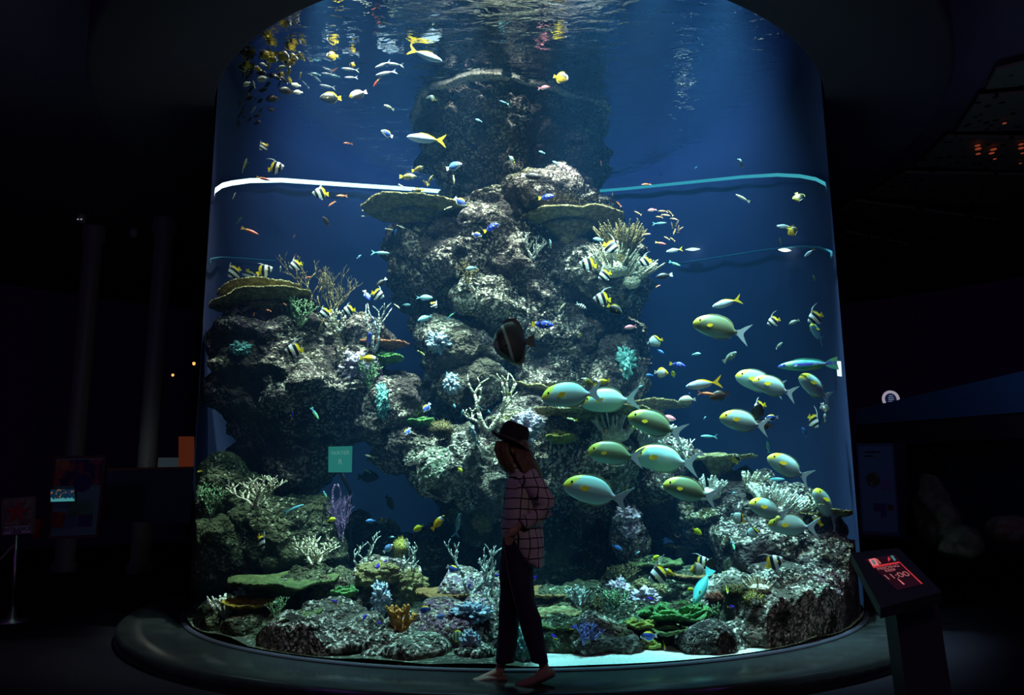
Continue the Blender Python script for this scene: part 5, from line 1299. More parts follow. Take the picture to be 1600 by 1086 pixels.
FISH_TABLE = '''
SU|896|617|92|184|12|6.6|leading the shoal, nearest the column
SU|955|626|88|183|10|7.0|overlapping the shoal leader from behind
SO|1027|665|88|160|8|6.8|alone under the second pair member's tail
SO|963|710|84|172|8|6.7|paired nose to tail above the big pale one
SU|1042|719|98|171|8|6.9|tailing an olive one over the white finger coral
SU|934|770|102|165|10|6.3|biggest and palest, above the narrow rock post
SO|1080|768|82|164|14|6.7|over the middle of the dark ridge
SO|1128|514|84|163|10|6.9|highest of the shoal in the open blue water
SU|1188|598|72|160|20|7.4|greyish, half hidden behind a brighter one
SU|1211|606|66|158|20|7.0|bright, overlapping the greyish one
SU|1282|607|56|138|42|7.0|steeply tilted close to the kiosk side acrylic
SU|1164|660|72|166|20|6.8|with two dark tangs touching its tail
SU|1234|732|68|150|25|6.9|low above open blue water at the kiosk side
SU|1202|797|58|160|35|6.9|just before the white ridge finger coral
SU|1241|822|72|176|20|6.7|level, lowest of the shoal over the ridge
SU|1302|792|56|122|42|7.0|diving past the shadowed table coral end
SU|1307|519|30|120|50|7.6|smallest and bluish, beside the acrylic edge
FU|664|86|56|-16|5|8.2|highest, swimming down from the water surface
FU|667|217|62|176|5|8.2|crossing the column head toward the light strip
FU|1136|473|46|192|10|7.2|above the highest olive surgeonfish
FU|1100|600|56|186|10|6.9|above the red anthias and dark tang
FS|600|54|27|205|10|8.4|highest of its kind near the surface ripples
FS|514|82|22|180|10|8.6|over the stack of white fish
FS|548|91|28|180|5|8.5|level, beside the stack of white fish
FS|617|89|30|178|5|8.4|just behind a descending yellowtail
FS|604|114|34|195|5|8.4|above the red wrasse under the surface
FS|493|121|22|-38|10|8.6|violet blue, diving at the edge of the shoal
FS|512|135|24|176|10|8.5|violet blue, above the grey angelfish
FS|478|132|15|140|10|8.6|short and cyan at the edge of the dark shoal
FT|594|395|29|0|5|8.3|beside the shaded column flank
FT|459|795|32|22|10|7.0|bright, alone before the reddish boulder
FT|740|681|34|112|10|7.2|upright beside the branched white coral
FT|1108|682|26|178|10|7.6|between the olive surgeonfish and the tang pair
FT|715|821|38|80|15|6.3|standing nose up with yellow tail in the dark cave
FT|1210|749|30|0|10|8.2|dim, under the low surgeonfish
FT|1136|713|14|0|10|8.8|tiny under the table coral rim
FT|1250|782|24|5|10|8.4|faint, beside the ridge finger coral
FT|788|160|16|160|10|8.6|small and pale on the column head
FT|1030|349|22|0|10|9.0|slim and dark blue by the anthias cluster
CH|847|238|11|160|10|8.4|by the column head's lower shadow
CH|869|255|13|150|10|8.4|just below a twin on the column head
CH|748|188|12|165|10|8.6|under the waterline crust
CH|494|116|16|180|10|8.6|pale, left of an orange anthias in the upper shoal
CH|524|119|16|180|10|8.6|violet tinged, under an orange anthias
CH|635|476|13|0|10|8.6|in the gap beside the column
CH|663|465|26|0|10|8.2|largest of its kind, in the column's shadow
CH|664|497|24|200|20|8.2|in the column's shadow under a larger one
CH|737|419|18|190|20|7.8|against the brown bushy coral
CH|935|374|17|170|10|8.0|above the moving bannerfish group
CH|1088|553|14|0|10|7.4|alone in open water beside the mottled grey fish
CH|1000|604|9|20|10|8.0|alone above the far table coral
CH|750|637|8|150|10|7.0|among the twigs of the branched white coral
CH|764|643|9|-60|10|7.0|nose down in the branched white coral
CH|710|634|10|-70|10|7.4|nose down above the arch
CH|722|646|9|80|10|7.4|nose up beside the arch
CH|561|401|9|40|10|8.6|faint, near the teal fusilier
CH|996|864|9|30|10|7.6|by the narrow rock post
CH|580|954|9|60|10|6.3|over a violet damselfish by the orange sponge
CH|823|827|8|20|10|5.95|glowing white beside the person's wrist
CH|1146|770|7|0|10|7.6|white, at the top of the ridge
CH|612|839|8|0|10|7.6|dim, in the cave mouth
CH|1101|653|6|50|10|7.4|tiny, above the tang pair
CH|1087|262|5|30|10|8.6|faint dot above the teal strip
BS|412|229|17|215|20|8.0|small, beneath the yellow shoal
BN|431|262|27|22|20|8.0|with white streamer above the white light strip
BS|501|302|27|178|10|7.8|crossing the white light strip
BN|460|547|30|182|10|7.0|large, before the shaded outcrop
BS|508|489|22|205|15|7.6|first of the twins over the outcrop
BS|545|485|23|188|10|7.6|second of the twins over the outcrop
BS|590|460|22|-15|30|8.0|greenish, behind the blue scribbled tang
BN|954|386|28|-25|10|7.8|highest of the group at the bright column edge
BN|919|413|30|165|15|7.6|largest of the group at the bright column edge
BN|1008|409|23|185|10|7.4|in open water just off the cream finger coral
BN|945|430|24|200|20|7.5|overlapping the pale column edge below the large one
BN|941|467|30|170|15|7.4|with a yellow tailed angelfish under it
BN|1209|502|22|195|10|7.3|in open water beside a mottled grey fish
BN|1277|496|26|200|30|7.4|with a tall upright streamer near the acrylic
BS|1187|636|22|200|35|7.2|above the dark tangs at the surgeonfish tail
BN|1271|658|24|-52|35|7.2|thin and steep above a small blue fish
BN|1030|898|38|200|15|7.0|with a long streamer near the lettuce coral
BN|1209|879|32|35|10|6.6|large, nosing up under the ridge overhang
BN|1128|1026|36|0|10|6.15|lowest, cut by the tank's bottom rim
BS|408|846|24|-62|35|7.0|steep, below the lone teal fusilier
BN|1064|1001|22|120|40|6.4|steep, between lettuce coral and dark anemone
BN|1097|878|24|20|20|7.6|hidden behind the netted butterflyfish
BS|323|430|20|-80|30|7.9|blue tinged, squeezed at the acrylic edge
BS|413|423|28|30|10|8.0|greenish blue, above the tiered table corals
BS|438|421|12|90|30|8.0|seen end on above the tiered table corals
BS|462|414|22|200|15|8.0|beside the tall gorgonian twigs
BS|342|424|24|215|30|8.0|blurred green at the acrylic above the table corals
BS|1304|652|14|80|40|7.4|faint and thin at the kiosk side acrylic
BS|678|476|14|-40|20|8.4|faint with thin streamer in the column's shadow
RC|443|38|14|240|20|8.6|topmost, touching the mirrored surface
RC|422|57|15|70|30|8.4|white flanked, second from the surface
RC|454|56|25|225|15|8.3|dark backed, beneath the topmost one
RC|458|66|17|205|15|8.2|bright, tucked under a dark backed one
RC|472|70|18|130|15|8.2|round and bright at the outer side of the shoal
RC|468|81|11|250|20|8.2|tiny, under the round bright one
RC|424|73|26|230|15|8.2|largest and darkest in the shoal
RC|414|85|23|215|15|8.1|yellow, under the largest dark one
RC|427|92|16|-30|20|8.1|with white face bar in the middle of the shoal
RC|442|87|25|-12|10|8.0|big, facing the column with a white face bar
RC|459|92|16|10|15|8.0|facing the column, ahead of the big one
RC|385|101|17|235|15|8.1|nearest the curved acrylic, bright yellow
RC|381|90|16|260|40|8.2|thin and brown above the one nearest the acrylic
RC|403|107|13|170|15|8.0|black with a yellow ring
RC|397|80|13|70|40|8.4|slim and pale, high by the acrylic
RC|391|85|13|250|55|8.4|slim dark streak, high by the acrylic
RC|388|77|12|60|40|8.4|mottled, pressed to the upper acrylic
RC|421|104|11|80|30|8.0|small, over the pale grey tangs
RC|451|111|14|60|55|7.9|thin yellow streak in the shoal's lower half
RC|469|118|13|80|25|7.9|bright, lowest of the outer side
RC|453|125|13|130|25|7.9|bright, beside a pale yellow tailed fish
RC|520|49|21|184|8|8.2|dark with a thin yellow rim, apart from the shoal
RC|354|148|15|75|50|8.0|slim, alone near the acrylic curve
RC|553|25|12|250|20|8.4|small, amid the white surface ripples
RC|877|121|27|-10|10|8.4|alone above the column head
RC|1150|718|17|100|30|7.4|upright, before the table coral rim
BP|676|153|13|150|20|8.6|small, at the waterline crust
BP|800|249|14|130|20|8.2|on the column head's lit ledge
BP|860|381|15|100|35|7.8|narrow, beside the white branched coral
BP|1024|533|26|192|10|7.2|large, off the dark side of the column
BP|1154|810|26|145|10|6.9|big, under the twin surgeonfish at the ridge
BP|1177|832|24|190|10|6.9|lower of two before the ridge
BP|1212|918|19|95|35|6.3|upright on the large front boulder
BP|1157|255|17|120|35|7.8|alone above the teal strip
PY|1033|582|23|-5|8|7.0|shining white, above the yellowtail fusilier
TH|1091|889|28|190|10|6.7|by the head of the diving turquoise fish
CV|714|994|26|0|8|6.05|just before the trousers over the rubble
PB|605|209|21|155|10|8.2|between surface and light strip
PB|719|315|23|-35|10|8.2|at the inner end of the white light strip
PB|745|367|17|-15|10|8.0|nose to tail with a royal blue tang
PB|707|889|22|-25|10|7.0|before the widest grey staghorn
PB|1014|994|28|186|8|6.2|over the yellow green lettuce coral
PB|1206|653|21|185|10|7.1|beside the two dark tangs
PB|667|637|19|235|20|7.6|hovering over the green lettuce coral
PB|637|674|16|240|25|7.6|small, under the green lettuce coral
PB|663|953|24|-5|10|6.5|above the orange sponge rubble
PP|606|857|19|40|15|7.3|in the dark cave mouth by the ochre coral
PP|689|964|17|190|10|6.4|low beside the bluish crust
PP|709|260|27|20|8|8.2|greyish, on the column head's flank
BT|767|356|28|28|8|8.0|on the column under the dark table coral
BT|853|308|26|8|10|8.2|on the column's lit ledge
BT|847|507|36|-4|6|7.4|beside the big batfish
BT|1058|570|26|-12|10|7.1|above the pyramid butterflyfish
BT|573|461|18|-60|40|7.9|scribbled face, over the dark gap
BT|576|532|24|80|60|8.2|upright and thin in the gap
DM|592|883|14|235|15|6.9|over the brown brain coral
DM|603|877|8|200|15|7.0|dim, behind the brown brain coral
DM|595|890|5|80|15|6.9|tiny, under the one over the brain coral
DM|524|941|12|140|15|6.8|by the leafy coral end
DM|571|963|14|230|15|6.3|by the orange sponge
DM|591|973|11|-30|15|6.2|below the orange sponge
DM|406|1005|11|190|15|6.7|against the mossy boulder
DM|685|1023|13|150|15|6.0|low on the front rubble
DM|761|1030|11|10|15|6.0|at the front trouser hem
DM|776|900|12|15|15|6.2|touching the front trouser edge
DM|733|917|11|75|15|6.9|on the widest grey staghorn
DM|755|928|6|10|15|6.6|dim, at the feathery staghorn
DM|834|905|14|50|20|6.2|touching the rear trouser edge
DM|822|1013|8|10|15|6.0|between the trouser hems
DM|896|981|14|20|15|6.2|above the violet branching coral
DM|866|995|13|140|15|6.1|between trousers and violet coral
DM|891|1047|9|150|15|5.98|over the bright sand
DM|1017|937|13|150|15|6.8|on the wide pink head
DM|1012|957|6|40|15|6.6|dim, under the wide pink head
DM|1142|948|13|0|15|6.5|near the dark anemone
DM|1310|969|8|-60|15|6.9|at the kiosk side finger tuft
DM|456|652|17|80|40|7.3|dim, on the shaded outcrop
AN|544|224|15|180|8|8.2|alone between surface and light strip
AN|534|306|18|184|8|8.0|just under the white light strip
AN|519|318|15|222|8|8.0|diving under the white light strip
AN|522|110|14|40|10|8.5|in the stack of white fish
AN|939|255|8|100|15|8.6|upright at the column head's edge
AN|1010|288|16|180|8|8.4|touching the teal strip
AN|967|319|11|130|10|8.4|beneath the teal strip
AN|1028|447|9|210|10|8.0|under the dark tang in open water
AN|337|708|8|40|15|7.7|glowing at the entrance side acrylic
AN|947|675|9|80|30|7.4|under the table coral shelf
AN|1057|838|8|-30|20|8.6|dim red, in the blue gap under the ridge
AN|982|433|4|0|0|8.4|tiny, at the cream finger coral
AN|460|369|6|60|20|8.0|dot above the gorgonian
AN|461|399|6|60|20|8.0|dot at the gorgonian tip
AN|462|421|6|50|20|8.0|dot amid the gorgonian twigs
AN|445|475|6|150|20|7.8|dot on the lower table coral
AN|482|433|10|0|20|7.8|rosy, within the gorgonian
AN|420|485|8|170|10|7.7|pale rosy, under the table corals
AN|397|491|6|90|10|7.7|pale rosy dot under the table corals
AN|1103|615|26|-8|8|6.8|large, between fusilier and dark tang
SQ|1019|328|15|185|10|8.2|above the golden cluster
SQ|850|137|20|5|8|8.6|on the waterline crust
SQ|985|511|20|188|8|7.4|beside the column's dark side
SQ|1043|653|26|-12|10|8.2|dim, under the far table coral
RE|589|128|20|235|8|8.3|diving below the silver fusiliers
RE|390|361|29|-18|8|7.8|dim, under the white light strip
RE|411|279|22|-8|8|7.9|resting along the white light strip
RE|1032|380|18|-15|8|8.2|brownish, over the glowing yellow fish
AY|997|333|13|150|8|8.3|first below the teal strip
AY|997|344|9|120|20|8.3|second below the teal strip
AY|1010|366|14|0|8|8.2|beside the golden cluster
AY|1036|330|16|175|10|8.3|cluster's topmost
AY|1040|336|15|-15|10|8.2|cluster's brightest orange streak
AY|1030|339|12|170|10|8.4|cluster's foremost
AY|1048|333|12|130|10|8.3|cluster's top rear member
AY|1053|342|13|-20|10|8.3|cluster's middle
AY|1058|349|12|60|10|8.2|cluster's widest finned
AY|1050|352|11|100|10|8.4|cluster's inner lower member
AY|1060|358|12|80|10|8.3|cluster's rear member
AY|1054|362|12|250|10|8.2|cluster's lower violet tinged
AY|1064|357|9|30|10|8.3|cluster's last straggler
AY|1042|372|11|150|10|8.2|under the cluster, nearer the column
AY|1051|374|10|140|10|8.3|lowest of the cluster
AY|957|304|7|90|20|8.5|dot at the column end of the teal strip
AY|1087|829|6|0|20|7.0|dot by the yellow damselfish
DT|829|275|32|-6|8|8.2|on the column's lit head
DT|1038|431|28|186|8|7.6|in open water off the cream finger coral
DT|596|441|22|220|15|8.2|over the dark gap beside the column
BK|1124|618|32|192|10|7.0|behind the large orange anthias
BK|1184|645|30|75|30|7.0|upright at the surgeonfish tail
BK|1193|664|30|165|15|7.0|level at the surgeonfish tail
BK|1110|883|22|80|30|6.9|upright above the diving turquoise fish
BK|1313|636|18|-70|40|7.3|thin, at the kiosk side acrylic
BK|510|346|17|130|30|8.0|small, under the anthias pair
BK|609|785|26|-60|30|8.6|dim, in the dark cave
BK|575|745|34|0|20|9.0|faint, beside the square green panel
BF|802|535|74|183|10|6.4|hanging before the column above the hat
RB|576|560|30|-4|10|7.6|on the arch shoulder
RB|942|596|24|188|10|6.8|above the shoal leader's back
RB|1284|813|24|128|15|6.7|below the table coral at the ridge end
RB|684|817|30|48|10|6.5|in the dark cave beside a yellow damselfish
RB|1046|894|20|150|15|6.9|behind the long streamer bannerfish
RB|1038|1010|20|-80|35|6.3|upright, olive toned beside the lettuce coral
RD|920|597|28|155|10|6.7|ahead of the yellow one over the shoal leader
RD|637|276|28|2|10|8.2|first of the group by the column neck
RD|653|264|22|20|15|8.3|yellow green, highest by the column neck
RD|672|282|20|60|25|8.2|steep, by the column neck
RD|653|297|20|182|10|8.2|bright, overlapping the white light strip
RD|666|286|14|-40|15|8.3|dark, under the steep one
SG|396|171|15|60|12|7.9|among the dark shoal near the acrylic
SG|908|478|19|-30|10|7.6|before the dark column flank
SG|445|906|9|20|15|6.9|tiny, on the long olive table coral
AG|517|153|35|184|10|8.1|below the stack of white fish
AG|960|483|28|-32|10|7.2|tucked under a streamer bannerfish
AW|560|147|30|200|10|8.1|beside the grey angelfish
WR|1264|570|92|180|8|7.0|very long, beside the bright white panel
WR|492|646|24|-58|15|7.3|steep, on the shaded outcrop
WR|974|907|12|0|10|7.3|small, over the pink heads
WR|1200|699|20|95|30|7.6|upright, under the tang trio
WR|1146|852|16|-80|25|7.2|upright, under the ridge
WR|338|343|16|55|20|7.9|curved green, at the entrance side acrylic
WR|704|494|17|40|20|7.8|green, on the column's shaded flank
WR|1054|412|20|-25|10|8.0|olive, under the glowing yellow fish
WR|508|772|13|-65|20|7.0|small, at the edge of the dark cave
YW|1205|972|26|-72|15|5.98|nose down before the large front boulder
YW|658|551|15|-38|10|7.8|small streak on the column flank
YW|1220|379|17|100|30|7.5|upright, over the bright rainbow spark
YW|1136|921|15|-85|25|6.5|upright, under the ridge
YW|979|763|13|60|20|6.2|over the pale surgeonfish tail
YW|1266|779|16|110|30|7.0|upright, beside the diving surgeonfish
YW|1284|788|9|185|20|7.0|short, touching the diving surgeonfish
YW|1299|432|10|105|20|7.4|thin, high at the kiosk side acrylic
YW|382|258|22|75|55|7.9|edge on, above the white light strip
YW|894|655|18|170|10|7.3|pale, under the table coral shelf
UN|1098|915|64|242|15|6.5|diving toward the lettuce coral
GY|1140|558|27|35|15|7.4|in open water above the fusiliers
GY|1241|503|18|200|10|7.6|between two bannerfish
GY|1217|540|14|40|20|7.6|small, below the bannerfish pair
GY|1137|885|26|80|40|7.8|dim, upright under the ridge
GY|608|168|18|160|10|8.4|brownish, between surface and column head
GY|672|152|16|200|15|8.8|shadowy, at the edge of the column head
PG|412|101|12|170|20|8.0|small, inside the dark shoal
PG|411|123|20|200|15|7.8|largest pale one inside the dark shoal
PG|386|131|15|220|15|7.8|whitish, near the acrylic curve
PG|397|132|12|110|25|7.9|white faced, among the dark shoal
PG|463|133|15|182|15|7.8|yellow tailed, at the shoal's outer side
PG|466|144|15|190|15|7.9|greenish, lowest on the shoal's outer side
PG|438|106|15|30|20|7.9|shaded, beneath the big raccoon butterflyfish
PG|1074|625|28|184|8|7.0|with yellow tail, under the yellowtail fusilier
YD|654|825|18|205|10|6.5|alone in the dark cave
YD|518|812|14|10|15|7.0|at the edge of the dark cave
YD|1089|830|18|-35|10|6.8|in the blue gap under the ridge
YD|1024|872|14|35|15|7.0|above the long streamer bannerfish
YD|1080|921|12|180|15|6.8|touching the diving turquoise fish
YD|1052|585|11|100|30|7.2|small, beside the pyramid butterflyfish
YD|993|667|10|180|20|7.0|behind an olive surgeonfish
YD|1290|943|14|-20|20|6.6|small, on the purplish slab rock
YD|719|734|11|-50|15|7.4|green, over the pale arch rock
YD|796|616|7|60|15|7.2|dot above the hat
YD|906|524|6|80|15|7.4|dot before the dark column flank
BL|1257|676|17|110|25|7.2|round, under the thin steep bannerfish
BL|1271|932|17|175|12|6.5|on the purplish slab rock
BL|1032|549|13|-40|15|7.4|beneath the large pale butterflyfish
BL|1015|586|12|180|15|7.4|beside the pyramid butterflyfish
BL|1077|617|8|80|20|7.1|over the yellow tailed grey tang
BL|964|855|18|-25|10|7.6|dim, at the narrow rock post
BL|580|814|17|180|12|7.4|with yellow tail in the dark cave
BL|582|501|9|90|20|8.2|in the gap beside the twin bannerfish
BL|618|363|12|80|20|8.6|shadowy, beside the column flank
CR|485|91|9|170|15|8.6|dot at the side of the white stack
CR|571|329|12|185|10|8.8|at the tip of the dark table coral
CR|570|338|11|182|10|8.8|below a twin at the dark table coral tip
CR|628|291|14|-35|10|8.2|on the white light strip
CR|709|280|16|-85|15|8.0|upright, under the greyish tang
CR|661|326|16|80|15|8.6|upright, before the dark table coral
CR|700|325|14|20|15|8.4|at the root of the dark table coral
CR|608|358|14|-10|15|8.4|under the dark table coral
CR|626|354|14|-20|15|8.4|second under the dark table coral
CR|878|480|18|48|12|7.6|thin, on the column face
CR|357|305|12|70|20|7.9|thin, under the strip's entrance side end
CR|578|713|17|165|10|8.8|thin, beside the square green panel
CR|574|736|14|150|10|8.8|thin, under the square green panel's corner
CR|620|478|12|-40|20|8.4|thin, before the column's shaded edge
CR|1161|310|26|145|10|7.6|gleaming white, under the teal strip
CR|892|655|16|165|10|7.2|forked, just under the shelf rim
SQ|600|700|1|0|0|8|skip
FG|1227|354|26|170|10|7.4|half behind a dark raccoon butterflyfish
FG|1269|394|20|215|12|7.3|on the faint seam near the acrylic
FG|1054|391|26|186|8|7.6|glowing brightly over the open blue
RC|1238|361|20|-42|20|7.2|dark, overlapping a silver fish
RC|1248|308|18|-65|45|7.4|narrow, under the teal strip's outer end
FS|515|91|16|180|10|8.5|short and white, second in the white stack
FS|512|102|17|160|10|8.5|short and white, third in the white stack
FS|549|121|20|185|10|8.4|short and white, under the level one
AG|1319|601|12|100|50|7.4|thin, at the lit acrylic edge
'''
DARK_SHOAL = [(392, 112, 15, 60), (386, 121, 14, 60), (408, 114, 16, 10), (424, 118, 16, 10), (433, 121, 14, 170), (444, 125, 15, 150), (392, 139, 13, 40), (410, 141, 15, 20), (448, 142, 24, 180),
    (389, 154, 14, 30), (406, 158, 12, 40), (426, 154, 22, 200), (373, 160, 13, 90), (365, 163, 9, 60), (353, 168, 10, 70), (355, 175, 10, 60), (363, 180, 10, 60), (370, 185, 7, 70), (380, 183, 7, 50),
    (373, 191, 9, 60), (361, 194, 8, 50), (390, 187, 10, 50), (401, 181, 12, 30), (401, 192, 12, 30), (424, 171, 12, 190), (359, 119, 14, 80), (371, 118, 15, 75), (366, 145, 8, 80), (407, 173, 10, 60), (379, 174, 7, 90), (399, 155, 8, 70), (418, 132, 14, 40), (436, 132, 14, 70)]
for row in FISH_TABLE.strip().split('\n'):
    q = row.split('|')
    if q[7] == 'skip': continue
    fish(q[0], float(q[1]), float(q[2]), float(q[3]), float(q[4]), float(q[5]), float(q[6]), q[7])
for x, y, l, a in DARK_SHOAL:
    fish('BK', x, y, l, a, 20, 7.9 if l < 12 else 8.1, 'in the dark shoal under the yellow butterflyfish', group='dark shoal near the curved acrylic', desc='small dark brown fish')

# ------------------------------------------------------------------ the person
PY0 = 5.42
def pp(x, y, off=0.0): return at(x, y, PY0 + off)
M_skin = mat('skin', (0.50, 0.30, 0.22), (('noise', 8, 0.55, 0.2, (0.46, 0.26, 0.19)),), rough=0.55)
M_hair = mat('dark_blond_hair', (0.16, 0.10, 0.05), (('noise', 30, 0.5, 0.2, (0.22, 0.15, 0.08)),), rough=0.5)
M_hat = mat('dark_felt', (0.03, 0.025, 0.028), (('noise', 60, 0.5, 0.2, (0.04, 0.034, 0.036)),), rough=0.9)
M_ribbon = mat('hat_ribbon', (0.10, 0.085, 0.075), rough=0.6)
M_trouser = mat('dark_trouser_cloth', (0.035, 0.02, 0.055), rough=0.9)
M_seamline = mat('trouser_seam', (0.12, 0.09, 0.08), rough=0.8)
M_shoe = mat('shoe_leather', (0.30, 0.18, 0.14), rough=0.5)
M_sole = mat('shoe_sole', (0.05, 0.04, 0.04), rough=0.8)
M_bead = mat('shoe_beads', (0.6, 0.55, 0.5), rough=0.3, metal=0.5)
# windowpane check: dark lines on off-white
t = NT('checked_shirt')
co = t.n('TexCoord').outputs['Object']
sx = t.n('SeparateXYZ')
nz = t.n('TexNoise'); t.l(co, nz.inputs['Vector']); nz.inputs['Scale'].default_value = 5.0
mixv = t.n('MixRGB') if False else None
off = t.math('MULTIPLY', t.math('SUBTRACT', nz.outputs['Fac'], 0.5), 0.05)
t.l(co, sx.inputs[0])
def gridline(v, period, wd):
    f = t.math('FRACT', t.math('DIVIDE', t.math('ADD', v, off), period))
    return t.math('LESS_THAN', f, wd)
gx = gridline(t.math('ADD', sx.outputs[0], t.math('MULTIPLY', sx.outputs[1], 0.8)), 0.066, 0.11)
gz = gridline(sx.outputs[2], 0.066, 0.11)
g = t.math('MAXIMUM', gx, gz)
col = t.mix(g, (0.62, 0.56, 0.55), (0.015, 0.013, 0.016))
p = t.n('BsdfPrincipled'); p.inputs['Roughness'].default_value = 0.9; p.inputs['Specular IOR Level'].default_value = 0.1
t.l(col, p.inputs['Base Color']); t.l(p.outputs[0], t.out.inputs['Surface'])
M_shirt = t.m

person_at = Vector((pp(800, 1068).x, PY0, 0.0))
person = tag(empty('person', person_at), 'person in dark hat, checked shirt and dark trousers walking in silhouette past the tank', 'person')

def pmesh(name, V, Fc, m, parent=None, idx=None):
    par = parent or person
    base = person_at
    o = obj(name, [Vector(v) - base for v in V], Fc, m, par, True, idx)
    if parent is not None and parent is not person:
        pass
    return o

def cloth(rows, seg=28, sub=5, wrinkle=0.006, seed=0):
    """rows: (y, x left, x right, depth centre offset, half thickness) from top to bottom"""
    R = []
    rows = [tuple(r) for r in rows]
    A_ = np.array(rows, float)
    t0 = np.arange(len(rows))
    tt = np.linspace(0, len(rows) - 1, (len(rows) - 1) * sub + 1)
    ii = [np.interp(tt, t0, A_[:, k]) for k in range(5)]
    for y, xl, xr, dc, ht in zip(*ii):
        a, c = pp(xl, y, dc), pp(xr, y, dc)
        m, hw = (a + c) / 2, (c - a).length / 2
        ax = (c - a).normalized()
        ring = []
        for k in range(seg):
            an = 2 * PI * k / seg
            q = m + ax * (hw * math.cos(an)) + Vector((0, ht * math.sin(an), 0))
            n = (ax * math.cos(an) + Vector((0, math.sin(an), 0)))
            q += n * (wrinkle * noise.noise(Vector((q.x * 14, q.y * 14, q.z * 5 + seed))) * 2)
            ring.append(q)
        R.append(ring)
    return R

# body: one continuous skinned figure
def skin_body():
    J, E_, Rr = [], [], []
    def v(p, r):
        J.append(tuple(Vector(p) - person_at)); Rr.append(r); return len(J) - 1
    def chain(start, pts):
        i = start
        for p, r in pts:
            j = v(p, r); E_.append((i, j)); i = j
        return i
    pel = v(pp(808, 868), 0.085)
    ch = chain(pel, [(pp(812, 820), 0.085), (pp(814, 775), 0.09), (pp(812, 750), 0.075)])
    nk = chain(ch, [(pp(806, 733), 0.045), (pp(801, 722), 0.047)])
    hd = chain(nk, [(pp(799, 710), 0.072), (pp(799, 695), 0.085), (pp(801, 682), 0.075)])
    chain(nk, [(pp(790, 717), 0.035), (pp(783, 716), 0.022)])       # jaw and chin
    # near arm: shoulder, elbow, wrist, palm
    def arm(side, sh, el, wr, palm, tips):
        a = chain(ch, [(pp(*sh, side * 0.13), 0.05), (pp((sh[0] + el[0]) / 2, (sh[1] + el[1]) / 2, side * 0.17), 0.042), (pp(*el, side * 0.18), 0.037), (pp((el[0] + wr[0]) / 2, (el[1] + wr[1]) / 2, side * 0.18), 0.033), (pp(*wr, side * 0.17), 0.025)])
        b = chain(a, [(pp(*palm, side * 0.16), 0.030)])
        for (x1, y1, x2, y2, o1) in tips:
            chain(b, [(pp((palm[0] + x1) / 2, (palm[1] + y1) / 2, side * 0.16 + o1), 0.011), (pp(x1, y1, side * 0.16 + o1), 0.0095), (pp(x2, y2, side * 0.155 + o1), 0.008)])
        return b
    arm(-1, (826, 752), (851, 790), (810, 822), (801, 833), [(793, 838, 788, 846, -0.030), (795, 842, 790, 851, -0.010), (797, 844, 793, 853, 0.010), (800, 845, 797, 852, 0.028), (794, 829, 787, 831, -0.035)])
    arm(1, (812, 752), (826, 792), (800, 822), (793, 832), [(788, 838, 785, 845, 0.030), (789, 841, 787, 849, 0.010), (791, 843, 789, 851, -0.008), (793, 844, 792, 851, -0.024), (788, 828, 783, 830, 0.03)])
    # legs
    chain(pel, [(pp(802, 895, 0.05), 0.065), (pp(797, 950, 0.07), 0.05), (pp(790, 1000, 0.08), 0.048), (pp(783, 1036, 0.08), 0.035), (pp(781, 1050, 0.08), 0.035), (pp(763, 1058, 0.08), 0.030), (pp(748, 1062, 0.08), 0.022)])
    chain(pel, [(pp(811, 895, -0.05), 0.065), (pp(822, 950, -0.07), 0.05), (pp(835, 1000, -0.08), 0.042), (pp(848, 1034, -0.08), 0.035), (pp(852, 1047, -0.08), 0.035), (pp(836, 1062, -0.08), 0.030), (pp(820, 1067, -0.08), 0.022)])
    me = bpy.data.meshes.new('body')
    me.from_pydata(J, E_, [])
    o = bpy.data.objects.new('body', me)
    COL.objects.link(o)
    o.modifiers.new('skin', 'SKIN').use_smooth_shade = True
    sv = me.skin_vertices[0].data
    for i, r in enumerate(Rr):
        sv[i].radius = (r, r); sv[i].use_root = False
    sv[pel].use_root = True
    o.modifiers.new('sub', 'SUBSURF').levels = 2
    dg = bpy.context.evaluated_depsgraph_get()
    m2 = bpy.data.meshes.new_from_object(o.evaluated_get(dg))
    o.modifiers.clear()
    o.data = m2
    m2.materials.clear(); m2.materials.append(M_skin)
    # a face looking toward the picture's entrance side: brow, nose, lips
    o.parent = person
    return o
body = skin_body()
# nose and lips grow out of the face
b = MB()
vs, fs = ico(3)
def face_bump(x, y, rx, ry, rz):
    c = pp(x, y) - person_at
    return [Vector((v.x * rx, v.y * ry, v.z * rz)) + c for v in vs], fs
V, Fc = face_bump(780, 702, 0.026, 0.016, 0.022); obj('nose', V, Fc, M_skin, body)
V, Fc = face_bump(782, 709.5, 0.018, 0.022, 0.009); obj('lips', V, Fc, mat('lips', (0.42, 0.16, 0.14), rough=0.5), body)
for s in (-1, 1):
    c = pp(783, 697, s * 0.03) - person_at
    obj('eye', [Vector((v.x * 0.012, v.y * 0.012, v.z * 0.010)) + c for v in vs], fs, F_eye, body)
    c = pp(803, 702, s * 0.085) - person_at
    obj('ear', [Vector((v.x * 0.022, v.y * 0.010, v.z * 0.032)) + c for v in vs], fs, M_skin, body)

